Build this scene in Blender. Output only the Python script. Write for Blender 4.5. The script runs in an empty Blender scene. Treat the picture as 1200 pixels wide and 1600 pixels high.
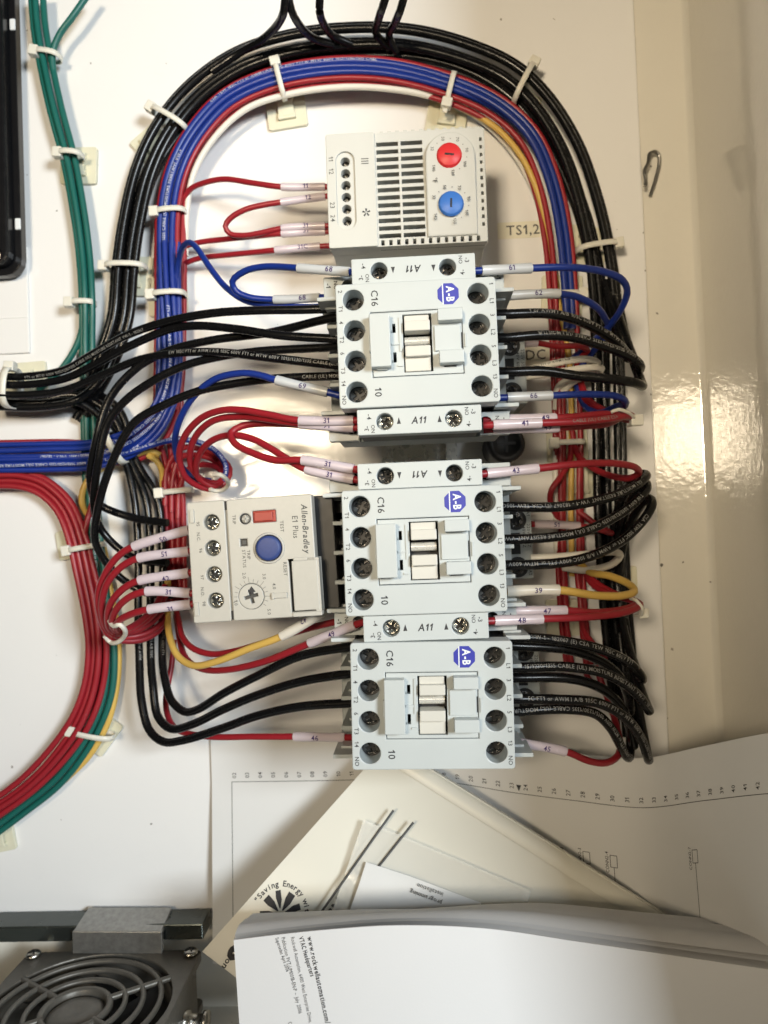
import bpy, bmesh, math, random
from mathutils import Vector, Matrix, noise as mnoise
R = math.radians
random.seed(7)
scene = bpy.context.scene
col = scene.collection
MM = 0.001
# ------------------------------------------------------------------ camera
# panel frame: x right, y up, z out of the mounting panel, in millimetres.  world = (x, -z, y)
PX90 = Matrix.Rotation(R(90), 4, 'X')
def world(p): return Vector((p[0]*MM, -p[2]*MM, p[1]*MM))
CAM = Vector((0, 0, 350.0)); FPX = 1155.6
FWD = Vector((-0.042, 0.024, -1)).normalized()
_r0 = FWD.cross(Vector((0, 1, 0))).normalized(); _u0 = _r0.cross(FWD)
_ph = R(2.2)
CR = _r0*math.cos(_ph) - _u0*math.sin(_ph); CU = _r0*math.sin(_ph) + _u0*math.cos(_ph)
def P(px, py, z):
    d = FWD + CR*((px-600)/FPX) + CU*(-(py-800)/FPX)
    return CAM + d*((z-CAM.z)/d.z)
cd = bpy.data.cameras.new('camera'); cam = bpy.data.objects.new('camera', cd); col.objects.link(cam)
cd.sensor_fit = 'VERTICAL'; cd.sensor_height = 36; cd.sensor_width = 27; cd.lens = 36*FPX/1600
cd.clip_start = 0.005; cd.clip_end = 20
def w3(v): return Vector((v[0], -v[2], v[1]))
_m = Matrix.Identity(4)
for i, a in enumerate((w3(CR), w3(CU), -w3(FWD))):
    for j in range(3): _m[j][i] = a[j]
_m.translation = world(CAM); cam.matrix_world = _m
cd.dof.use_dof = True; cd.dof.focus_distance = 0.275; cd.dof.aperture_fstop = 11
scene.camera = cam
# ------------------------------------------------------------------ light
scene.view_settings.view_transform = 'Standard'; scene.view_settings.look = 'None'
scene.view_settings.exposure = 0.1; scene.view_settings.gamma = 1
wd = bpy.data.worlds.new('World'); scene.world = wd; wd.use_nodes = True
wd.node_tree.nodes['Background'].inputs[0].default_value = (1.0, 0.93, 0.82, 1)
wd.node_tree.nodes['Background'].inputs[1].default_value = 0.018
def area(name, loc, target, size, power, color, spread=180):
    l = bpy.data.lights.new(name, 'AREA'); l.shape = 'RECTANGLE'; l.size = size[0]; l.size_y = size[1]; l.energy = power; l.color = color; l.spread = R(spread)
    o = bpy.data.objects.new(name, l); col.objects.link(o)
    o.location = world(loc)
    o.rotation_euler = (world(target)-world(loc)).to_track_quat('-Z', 'Y').to_euler()
area('cool_lamp', (600, 190, 1000), (0, 0, 40), (0.26, 0.26), 13.2, (0.87, 0.95, 1.0))
area('ceiling_lamp', (-245, 150, 1000), (0, 170, 0), (0.17, 0.14), 0.66, (1.0, 0.83, 0.59), 55)
# ------------------------------------------------------------------ materials
MATS = {}
def mat(name, c, rough=0.4, metal=0.0, var=0.06, vscale=120, bump=0.0, bscale=900, spec=0.5, trans=0, sss=0, coat=0, specks=None, dirt=0, rvar=0.08):
    m = bpy.data.materials.new(name); m.use_nodes = True; nt = m.node_tree; N = nt.nodes; L = nt.links
    b = N['Principled BSDF']; MATS[name] = m
    b.inputs['Metallic'].default_value = metal; b.inputs['Specular IOR Level'].default_value = spec
    if trans: b.inputs['Transmission Weight'].default_value = trans
    if sss:
        b.inputs['Subsurface Weight'].default_value = sss; b.inputs['Subsurface Radius'].default_value = (0.0012, 0.001, 0.0008)
    if coat: b.inputs['Coat Weight'].default_value = coat; b.inputs['Coat Roughness'].default_value = 0.1
    tc = N.new('ShaderNodeTexCoord')
    nz = N.new('ShaderNodeTexNoise'); nz.inputs['Scale'].default_value = vscale; nz.inputs['Detail'].default_value = 5
    L.new(tc.outputs['Object'], nz.inputs['Vector'])
    mx = N.new('ShaderNodeMix'); mx.data_type = 'RGBA'
    mx.inputs['A'].default_value = tuple(max(0, x*(1-var)) for x in c)+(1,)
    mx.inputs['B'].default_value = tuple(min(1, x*(1+var)) for x in c)+(1,)
    L.new(nz.outputs['Fac'], mx.inputs['Factor'])
    out = mx.outputs['Result']
    def speck(scale, thr, keep, colr, amt):
        nonlocal out
        v = N.new('ShaderNodeTexVoronoi'); v.inputs['Scale'].default_value = scale; v.inputs['Randomness'].default_value = 1
        L.new(tc.outputs['Object'], v.inputs['Vector'])
        n2 = N.new('ShaderNodeTexNoise'); n2.inputs['Scale'].default_value = scale*7; L.new(tc.outputs['Object'], n2.inputs['Vector'])
        ad = N.new('ShaderNodeMath'); ad.operation = 'MULTIPLY_ADD'; ad.inputs[1].default_value = 0.16; L.new(n2.outputs['Fac'], ad.inputs[0]); L.new(v.outputs['Distance'], ad.inputs[2])
        lt = N.new('ShaderNodeMath'); lt.operation = 'LESS_THAN'; lt.inputs[1].default_value = thr+0.08; L.new(ad.outputs[0], lt.inputs[0])
        sp = N.new('ShaderNodeSeparateColor'); L.new(v.outputs['Color'], sp.inputs[0])
        k = N.new('ShaderNodeMath'); k.operation = 'LESS_THAN'; k.inputs[1].default_value = keep; L.new(sp.outputs[0], k.inputs[0])
        mu = N.new('ShaderNodeMath'); mu.operation = 'MULTIPLY'; L.new(lt.outputs[0], mu.inputs[0]); L.new(k.outputs[0], mu.inputs[1])
        m3 = N.new('ShaderNodeMath'); m3.operation = 'MULTIPLY'; m3.inputs[1].default_value = amt; L.new(mu.outputs[0], m3.inputs[0])
        x = N.new('ShaderNodeMix'); x.data_type = 'RGBA'; L.new(m3.outputs[0], x.inputs['Factor']); L.new(out, x.inputs['A']); x.inputs['B'].default_value = colr
        out = x.outputs['Result']
    if specks:
        for s in specks: speck(*s)
    if dirt:
        n4 = N.new('ShaderNodeTexNoise'); n4.inputs['Scale'].default_value = 45; n4.inputs['Detail'].default_value = 8; n4.inputs['Roughness'].default_value = 0.7
        L.new(tc.outputs['Object'], n4.inputs['Vector'])
        mr = N.new('ShaderNodeMapRange'); mr.inputs[1].default_value = 0.55; mr.inputs[2].default_value = 0.8; mr.inputs[4].default_value = dirt; L.new(n4.outputs['Fac'], mr.inputs[0])
        x = N.new('ShaderNodeMix'); x.data_type = 'RGBA'; L.new(mr.outputs[0], x.inputs['Factor']); L.new(out, x.inputs['A']); x.inputs['B'].default_value = tuple(v*0.55 for v in c)+(1,)
        out = x.outputs['Result']
    L.new(out, b.inputs['Base Color'])
    n3 = N.new('ShaderNodeTexNoise'); n3.inputs['Scale'].default_value = vscale*2.3; n3.inputs['Detail'].default_value = 4; L.new(tc.outputs['Object'], n3.inputs['Vector'])
    mr = N.new('ShaderNodeMapRange'); mr.inputs[3].default_value = max(0.02, rough-rvar); mr.inputs[4].default_value = min(1, rough+rvar)
    L.new(n3.outputs['Fac'], mr.inputs[0]); L.new(mr.outputs[0], b.inputs['Roughness'])
    if bump:
        nb = N.new('ShaderNodeTexNoise'); nb.inputs['Scale'].default_value = bscale; nb.inputs['Detail'].default_value = 3; L.new(tc.outputs['Object'], nb.inputs['Vector'])
        bp = N.new('ShaderNodeBump'); bp.inputs['Strength'].default_value = bump; bp.inputs['Distance'].default_value = 0.0006
        L.new(nb.outputs['Fac'], bp.inputs['Height']); L.new(bp.outputs[0], b.inputs['Normal'])
    return m
SP = [(70, 0.05, 0.3, (0.16, 0.13, 0.10, 1), 0.75), (160, 0.08, 0.07, (0.10, 0.08, 0.06, 1), 0.8), (20, 0.012, 0.5, (0.05, 0.04, 0.03, 1), 0.9)]
mat('panel_paint', (0.84, 0.832, 0.82), 0.15, bump=0.06, bscale=330, var=0.015, vscale=14, specks=SP, rvar=0.05, dirt=0.05)
mat('cabinet_paint', (0.80, 0.765, 0.68), 0.07, spec=1.0, bump=0.13, bscale=330, var=0.02, vscale=14, specks=SP, rvar=0.03, dirt=0.08).node_tree.nodes['Principled BSDF'].inputs['IOR'].default_value = 1.8
mat('contactor_plastic', (0.50, 0.535, 0.535), 0.42, bump=0.05, bscale=4000, var=0.02, specks=[(300, 0.05, 0.015, (0.12, 0.11, 0.1, 1), 0.6)])
mat('contactor_side', (0.40, 0.43, 0.425), 0.5, bump=0.05, bscale=4000, var=0.03)
mat('cream_plastic', (0.60, 0.585, 0.53), 0.4, var=0.03)
mat('relay_plastic', (0.47, 0.455, 0.41), 0.42, metal=0.0, bump=0.06, bscale=5000, var=0.04, vscale=600, dirt=0.08, specks=[(300, 0.06, 0.02, (0.12, 0.11, 0.1, 1), 0.6)])
mat('relay_side', (0.50, 0.475, 0.42), 0.5, var=0.04)
mat('thermostat_plastic', (0.57, 0.57, 0.535), 0.5, bump=0.05, bscale=4000, var=0.02)
mat('knob_red', (0.66, 0.03, 0.035), 0.45); mat('knob_blue', (0.05, 0.19, 0.62), 0.45)
mat('reset_blue', (0.025, 0.05, 0.19), 0.5, var=0.15, vscale=900, dirt=0.2); mat('test_red', (0.36, 0.045, 0.03), 0.5, var=0.12, vscale=700)
mat('dark_plastic', (0.018, 0.018, 0.02), 0.45, var=0.2); mat('cavity', (0.012, 0.012, 0.013), 0.6, var=0.2)
mat('dark_grey', (0.05, 0.05, 0.05), 0.5)
mat('ink', (0.025, 0.025, 0.03), 0.6); mat('ink_grey', (0.085, 0.085, 0.08), 0.6); mat('ink_purple', (0.045, 0.02, 0.12), 0.6)
mat('wire_print', (0.27, 0.265, 0.25), 0.6); mat('wire_print_light', (0.62, 0.65, 0.75), 0.6)
mat('logo_blue', (0.03, 0.035, 0.34), 0.45); mat('logo_white', (0.75, 0.78, 0.8), 0.45)
mat('screw_steel', (0.55, 0.53, 0.48), 0.22, metal=1, var=0.25, vscale=900, bump=0.25, bscale=2500, dirt=0.5)
mat('screw_dark', (0.13, 0.125, 0.12), 0.25, metal=1, var=0.3, vscale=900, bump=0.3, bscale=2200)
mat('brass_dark', (0.25, 0.18, 0.06), 0.3, metal=1, var=0.3, vscale=700)
mat('rail_zinc', (0.80, 0.78, 0.72), 0.28, metal=0.5, var=0.1, bump=0.1, bscale=500)
mat('bracket_zinc', (0.36, 0.355, 0.34), 0.42, metal=0.85, var=0.35, vscale=500, bump=0.15, bscale=1500)
mat('angle_steel', (0.075, 0.085, 0.08), 0.25, metal=0.8, var=0.2, vscale=90, bump=0.1, bscale=200)
mat('fan_metal', (0.125, 0.116, 0.10), 0.42, metal=0.35, var=0.2, vscale=300, bump=0.12, bscale=1800, dirt=0.3)
mat('fan_blade', (0.012, 0.012, 0.012), 0.5)
mat('tie_nylon', (0.74, 0.72, 0.64), 0.35, sss=0.2, var=0.04); mat('mount_nylon', (0.70, 0.68, 0.53), 0.42, sss=0.15, var=0.05)
mat('wire_black', (0.005, 0.005, 0.0055), 0.26, var=0.2, bump=0.05, bscale=700, spec=0.36)
mat('wire_red', (0.30, 0.013, 0.022), 0.38, var=0.10, vscale=60, bump=0.05, bscale=800)
mat('wire_blue', (0.008, 0.030, 0.235), 0.36, var=0.12, vscale=60, bump=0.05, bscale=800)
mat('wire_green', (0.007, 0.115, 0.095), 0.40, var=0.12, vscale=60, bump=0.05, bscale=800)
mat('wire_yellow', (0.66, 0.43, 0.10), 0.42, var=0.08, vscale=60); mat('wire_white', (0.74, 0.71, 0.64), 0.42, var=0.05)
mat('sleeve_pink', (0.62, 0.535, 0.58), 0.24, var=0.06, vscale=200, sss=0.1, rvar=0.1); mat('sleeve_grey', (0.54, 0.56, 0.58), 0.22, var=0.05, vscale=200, rvar=0.1)
mat('sleeve_cream', (0.72, 0.68, 0.60), 0.24, var=0.05)
mat('paper', (0.72, 0.715, 0.70), 0.65, var=0.015, vscale=40, bump=0.04, bscale=1500); mat('paper_edge', (0.70, 0.68, 0.65), 0.7)
mat('cream_cover', (0.72, 0.70, 0.615), 0.36, var=0.02, vscale=30, dirt=0.03)
mat('booklet_paper', (0.66, 0.655, 0.655), 0.6, var=0.015, vscale=30, bump=0.04, bscale=1500)
mat('sticker', (0.78, 0.75, 0.62), 0.3, var=0.02); mat('bare_steel', (0.30, 0.29, 0.27), 0.3, metal=1); mat('pin_steel', (0.10, 0.10, 0.10), 0.35, metal=0.9)
mat('black_gloss', (0.008, 0.008, 0.009), 0.22, var=0.2, bump=0.1, bscale=1500, specks=[(160, 0.06, 0.05, (0.2, 0.2, 0.2, 1), 0.6)])
m = mat('poly_film', (0.93, 0.91, 0.84), 0.12, var=0.01, bump=0.5, bscale=60)
_b = m.node_tree.nodes['Principled BSDF']; _t = m.node_tree.nodes.new('ShaderNodeBsdfTransparent'); _x = m.node_tree.nodes.new('ShaderNodeMixShader'); _x.inputs[0].default_value = 0.42
m.node_tree.links.new(_t.outputs[0], _x.inputs[1]); m.node_tree.links.new(_b.outputs[0], _x.inputs[2]); m.node_tree.links.new(_x.outputs[0], m.node_tree.nodes['Material Output'].inputs[0])
# ------------------------------------------------------------------ mesh helpers (millimetres)
class MB:
    def __init__(s): s.v = []; s.f = []; s.sm = []
    def add(s, v, f, smooth=False):
        n = len(s.v); s.v += [tuple(p) for p in v]; s.f += [tuple(i+n for i in q) for q in f]; s.sm += [smooth]*len(f); return s
    def box(s, x0, x1, y0, y1, z0, z1, b=0.0, top=None):
        if not b:
            v = [(x, y, z) for z in (z0, z1) for y in (y0, y1) for x in (x0, x1)]
            return s.add(v, [(0, 2, 3, 1), (4, 5, 7, 6), (0, 1, 5, 4), (2, 6, 7, 3), (0, 4, 6, 2), (1, 3, 7, 5)])
        bm = bmesh.new(); bmesh.ops.create_cube(bm, size=1)
        for q in bm.verts: q.co = ((x0+x1)/2+q.co.x*(x1-x0), (y0+y1)/2+q.co.y*(y1-y0), (z0+z1)/2+q.co.z*(z1-z0))
        bmesh.ops.bevel(bm, geom=bm.edges[:], offset=b, segments=2, affect='EDGES', profile=0.5)
        return s.bm(bm)
    def bm(s, bm, smooth=False):
        bm.verts.index_update(); s.add([q.co[:] for q in bm.verts], [[q.index for q in f.verts] for f in bm.faces], smooth); bm.free(); return s
    def mesh(s, me, M=None):
        M = M or Matrix.Identity(4); s.add([(M @ q.co)[:] for q in me.vertices], [p.vertices[:] for p in me.polygons]); return s
    def lathe(s, prof, c=(0, 0, 0), n=24, smooth=True, axis='z', cap=True):
        v = []; f = []
        for r, z in prof:
            for k in range(n):
                a = 2*math.pi*k/n; p = (r*math.cos(a), r*math.sin(a), z)
                if axis == 'x': p = (z, p[0], p[1])
                elif axis == 'y': p = (p[1], z, p[0])
                v.append((c[0]+p[0], c[1]+p[1], c[2]+p[2]))
        for i in range(len(prof)-1):
            for k in range(n): f.append((i*n+k, i*n+(k+1) % n, (i+1)*n+(k+1) % n, (i+1)*n+k))
        s.add(v, f, smooth)
        if cap and prof[0][0] > 0: s.add(v[:n], [tuple(range(n))[::-1]])
        if cap and prof[-1][0] > 0: s.add(v[-n:], [tuple(range(n))])
        return s
    def tube(s, pts, r, n=10, caps=True, closed=False):
        v = []; f = []; m = len(pts)
        for i, p in enumerate(pts):
            t, nn, bb = frame(pts, i, closed); rr = r[i] if isinstance(r, (list, tuple)) else r
            for k in range(n):
                a = 2*math.pi*k/n; v.append(p + nn*(rr*math.cos(a)) + bb*(rr*math.sin(a)))
        for i in range(m if closed else m-1):
            j = (i+1) % m
            for k in range(n): f.append((i*n+k, i*n+(k+1) % n, j*n+(k+1) % n, j*n+k))
        s.add(v, f, True)
        if caps and not closed: s.add(v[:n], [tuple(range(n))[::-1]]); s.add(v[-n:], [tuple(range(n))])
        return s
    def build(s, name, m, parent=None, loc=(0, 0, 0), rz=0, kind=None):
        me = bpy.data.meshes.new(name); me.from_pydata([(x*MM, y*MM, z*MM) for x, y, z in s.v], [], s.f)
        for p, k in zip(me.polygons, s.sm): p.use_smooth = k
        bm = bmesh.new(); bm.from_mesh(me); bmesh.ops.recalc_face_normals(bm, faces=bm.faces[:]); bm.to_mesh(me); bm.free()
        me.materials.append(MATS[m]); me.update()
        return link(name, me, parent, loc, rz, kind)
def link(name, me, parent=None, loc=(0, 0, 0), rz=0, kind=None):
    o = bpy.data.objects.new(name, me); col.objects.link(o)
    if parent:
        o.parent = parent; o.matrix_basis = Matrix.Translation(Vector(loc)*MM) @ Matrix.Rotation(R(rz), 4, 'Z')
    else: o.matrix_world = Matrix.Translation(world(loc)) @ PX90 @ Matrix.Rotation(R(rz), 4, 'Z')
    if kind: o['kind'] = kind
    return o
def thing(name, label, cat, loc=(0, 0, 0), rz=0, group=None, up=False):
    o = bpy.data.objects.new(name, None); col.objects.link(o); o.empty_display_size = 0.01
    o.matrix_world = Matrix.Translation(world(loc)) @ (Matrix.Identity(4) if up else PX90) @ Matrix.Rotation(R(rz), 4, 'Z')
    return tag(o, label, cat, group)
def tag(o, label, cat, group=None):
    o['label'] = label; o['category'] = cat
    if group: o['group'] = group
    return o
def copy_tree(o, parent=None):
    c = o.copy(); col.objects.link(c); c.parent = parent
    for ch in [x for x in o.children]: copy_tree(ch, c)
    return c
def frame(pts, i, closed=False):
    m = len(pts)
    if closed: t = pts[(i+1) % m]-pts[i-1]
    else: t = pts[min(i+1, m-1)]-pts[max(i-1, 0)]
    t = t.normalized(); z = Vector((0, 0, 1)); nn = z - t*z.dot(t)
    if nn.length < 0.25: y = Vector((0.3, 1, 0)); nn = nn + (y - t*y.dot(t))*(0.25-nn.length)
    nn.normalize(); return t, nn, nn.cross(t)
def spline(ctrl, step=2.2):
    p = [Vector(c) for c in ctrl]; p = [p[0]*2-p[1]] + p + [p[-1]*2-p[-2]]; out = []
    for i in range(1, len(p)-2):
        a, b, c, d = p[i-1:i+3]; t0 = 0; t1 = max(1e-4, (b-a).length)**.5; t2 = t1+max(1e-4, (c-b).length)**.5; t3 = t2+max(1e-4, (d-c).length)**.5
        n = max(2, int((c-b).length/step))
        for k in range(n):
            t = t1+(t2-t1)*k/n
            A1 = a*((t1-t)/(t1-t0))+b*((t-t0)/(t1-t0)); A2 = b*((t2-t)/(t2-t1))+c*((t-t1)/(t2-t1)); A3 = c*((t3-t)/(t3-t2))+d*((t-t2)/(t3-t2))
            B1 = A1*((t2-t)/(t2-t0))+A2*((t-t0)/(t2-t0)); B2 = A2*((t3-t)/(t3-t1))+A3*((t-t1)/(t3-t1))
            out.append(B1*((t2-t)/(t2-t1))+B2*((t-t1)/(t2-t1)))
    out.append(p[-2]); return out
def cmesh(cu):
    o = bpy.data.objects.new('tmp', cu); col.objects.link(o); bpy.context.view_layer.update()
    me = bpy.data.meshes.new_from_object(o.evaluated_get(bpy.context.evaluated_depsgraph_get()))
    bpy.data.objects.remove(o); bpy.data.curves.remove(cu); return me
def plate(loops, z0, z1, b=0.3):
    """flat piece with holes; loops[0] is the outline, the others are holes; mm mesh data"""
    cu = bpy.data.curves.new('c', 'CURVE'); cu.dimensions = '2D'; cu.fill_mode = 'BOTH'
    cu.extrude = max(0.0, (z1-z0)/2-b); cu.bevel_depth = b; cu.bevel_resolution = 1; cu.offset = -b
    for lp in loops:
        sp = cu.splines.new('POLY'); sp.points.add(len(lp)-1); sp.use_cyclic_u = True
        for q, (x, y) in zip(sp.points, lp): q.co = (x, y, 0, 1)
    me = cmesh(cu); mb = MB().mesh(me, Matrix.Translation((0, 0, (z0+z1)/2))); bpy.data.meshes.remove(me); return mb
def rect(x0, x1, y0, y1, r=0, n=4):
    if not r: return [(x0, y0), (x1, y0), (x1, y1), (x0, y1)]
    out = []
    for cx, cy, a0 in ((x1-r, y0+r, -90), (x1-r, y1-r, 0), (x0+r, y1-r, 90), (x0+r, y0+r, 180)):
        for k in range(n+1): a = R(a0+90*k/n); out.append((cx+r*math.cos(a), cy+r*math.sin(a)))
    return out
def circ(x, y, r, n=28): return [(x+r*math.cos(2*math.pi*k/n), y+r*math.sin(2*math.pi*k/n)) for k in range(n)]
def cross(r, w, x=0, y=0, a=0):
    q = [(w, w), (w, r), (-w, r), (-w, w), (-r, w), (-r, -w), (-w, -w), (-w, -r), (w, -r), (w, -w), (r, -w), (r, w)]
    c, s = math.cos(R(a)), math.sin(R(a)); return [(x+i*c-j*s, y+i*s+j*c) for i, j in q]
TXT = {}; CH = {}
def char(ch, bold):
    """one character at size 1: (verts, faces, width), left edge at x = 0, centred on the cap height"""
    k = (ch, bold)
    if k in CH: return CH[k]
    if ch == ' ': CH[k] = ([], [], 0.24); return CH[k]
    if ch == '1':
        w = 0.052+bold; v = [(0.2-w, -0.345), (0.2+w, -0.345), (0.2+w, 0.345), (0.2-w*0.4, 0.345), (0.0, 0.2), (0.0, 0.2-2.2*w), (0.2-w, 0.345-3.2*w)]
        CH[k] = ([Vector((x, y, 0)) for x, y in v], [(0, 1, 2, 6), (2, 3, 4, 5, 6)], 0.26+w); return CH[k]
    cu = bpy.data.curves.new('t', 'FONT'); cu.body = ch; cu.size = 1; cu.resolution_u = 2; cu.offset = bold
    me = cmesh(cu); v = [Vector((q.co.x, q.co.y-0.345, 0)) for q in me.vertices]; f = [tuple(p.vertices) for p in me.polygons]; bpy.data.meshes.remove(me)
    x0 = min((q.x for q in v), default=0); x1 = max((q.x for q in v), default=0.2)
    CH[k] = ([Vector((q.x-x0, q.y, 0)) for q in v], f, x1-x0); return CH[k]
def glyphs(s, size, bold=0.0, shear=0.0, align='CENTER', cuts=0):
    """text as (verts, faces) in mm"""
    key = (s, size, bold, shear, align, cuts)
    if key in TXT: return TXT[key]
    V = []; F = []; x = 0.0
    for ch in s:
        v, f, w = char(ch, bold); n = len(V)
        V += [Vector((q.x+x+q.y*shear, q.y, 0)) for q in v]; F += [tuple(i+n for i in q) for q in f]; x += w+0.11
    sh = (x-0.11)/2 if align == 'CENTER' else 0
    V = [Vector(((q.x-sh)*size, q.y*size, 0)) for q in V]
    if cuts:
        bm = bmesh.new(); vs = [bm.verts.new(q) for q in V]
        for q in F:
            try: bm.faces.new([vs[i] for i in q])
            except ValueError: pass
        for k in range(cuts):
            h = size*0.36*(2*(k+1)/(cuts+1)-1)
            bmesh.ops.bisect_plane(bm, geom=bm.verts[:]+bm.edges[:]+bm.faces[:], plane_co=(0, h, 0), plane_no=(0, 1, 0))
        bm.verts.index_update(); V = [q.co.copy() for q in bm.verts]; F = [tuple(q.index for q in f.verts) for f in bm.faces]; bm.free()
    TXT[key] = (V, F); return TXT[key]
def txt(parent, s, x, y, z, size, rot=0, m='ink', bold=0.01, shear=0.0, align='CENTER', fn=None, name='printed_text', sx=1.0):
    v, f = glyphs(s, size, bold, shear, align); c, sn = math.cos(R(rot)), math.sin(R(rot))
    vv = [(x+(p.x*c*sx-p.y*sn), y+(p.x*sn*sx+p.y*c), z) for p in v]
    if fn: vv = [fn(a, b) for a, b, _ in vv]
    return MB().add(vv, f).build(name, m, parent)
def wrap_text(parent, path, s, s0, size, r, m, origin, bold=0.012, roll=0.0, flip=False, name='printed_number'):
    v, f = glyphs(s, size, bold, 0, 'LEFT', 5)
    L = [0.0]
    for a, b in zip(path, path[1:]): L.append(L[-1]+(b-a).length)
    out = []; okv = []
    import bisect as bs
    for p in v:
        x, y = (-p.x, -p.y) if flip else (p.x, p.y)
        q = s0 + x; i = min(max(bs.bisect_right(L, q)-1, 0), len(path)-2)
        okv.append(0 <= q <= L[-1])
        k = (q-L[i])/max(1e-6, L[i+1]-L[i]); c = path[i].lerp(path[i+1], k)
        t0, n0, b0 = frame(path, i); t1, n1, b1 = frame(path, i+1); nn = n0.lerp(n1, k).normalized(); bb = b0.lerp(b1, k).normalized()
        a = y/r+roll; out.append(c + nn*((r+0.07)*math.cos(a)) + bb*((r+0.07)*math.sin(a)) - origin)
    f = [q for q in f if all(okv[i] for i in q)]
    if not f: return None
    return MB().add(out, f, True).build(name, m, parent)
# ------------------------------------------------------------------ setting
XE = P(1006, 330, 0).x; XW = P(1089, 330, -4).x; YB = P(200, 1436, 0).y
FLOOR = -224.5
plate([rect(-330, XE, YB, 330, 2.5)], -3, 0, 0.9).build('mounting_panel', 'panel_paint', kind='structure')
MB().box(-340, XW+1, -300, 340, -9, -5).build('cabinet_back', 'cabinet_paint', kind='structure')
mb = MB()      # side wall with a rounded fold at its foot
prof = [(XW-2.6, -5.02), (XW-2.4, -4.99), (XW-1.2, -4.5), (XW-0.35, -3.5), (XW, -2.2), (XW, -2.0), (XW+0.3, 60), (XW+0.6, 235), (XW+0.6, 236), (XW+2, 239.5), (XW+4, 240), (XW+5, 240), (XW+18, 240), (XW+18, -9)]
v = [(x, y, z) for y in (-300, 340) for x, z in prof]; n = len(prof)
mb.add(v, [(k, k+1, n+k+1, n+k) for k in range(n-1)], True)
mb.build('cabinet_side_wall', 'cabinet_paint', kind='structure')
MB().box(-340, XW, FLOOR-3, FLOOR, -5, 240).build('cabinet_floor', 'cabinet_paint', kind='structure')

# ------------------------------------------------------------------ screws
def screw_mesh(r, a=20):
    mb = plate([circ(0, 0, r, 24), cross(r*0.66, r*0.17, a=a)], -1.9, 0, 0.25)
    mb.v = [(x, y, z-0.75*(x*x+y*y)/(r*r) + 0.12*random.uniform(-1, 1)*r/3 if z > -0.9 else z) for x, y, z in mb.v]
    mb.lathe([(r*0.95, -3.0), (r*0.95, -1.5)], n=20); return mb
SCREW = {}
def screw(parent, x, y, z, r, m='screw_steel', name='terminal_screw', a=None):
    k = (r, m)
    if k not in SCREW:
        o = screw_mesh(r).build(name, m, parent); SCREW[k] = o.data
        o.data.materials.append(MATS['cavity'])
        for p in o.data.polygons:
            if abs(p.center.z+0.0015) < 0.0002 and abs(p.normal.z) > 0.9: p.material_index = 1  # floor of the cross recess coloured near black, standing in for its shade
    else: o = link(name, SCREW[k], parent)
    o.parent = parent; o.matrix_basis = Matrix.Translation(Vector((x, y, z))*MM) @ Matrix.Rotation(R(random.uniform(0, 90) if a is None else a), 4, 'Z')
    return o
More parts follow.
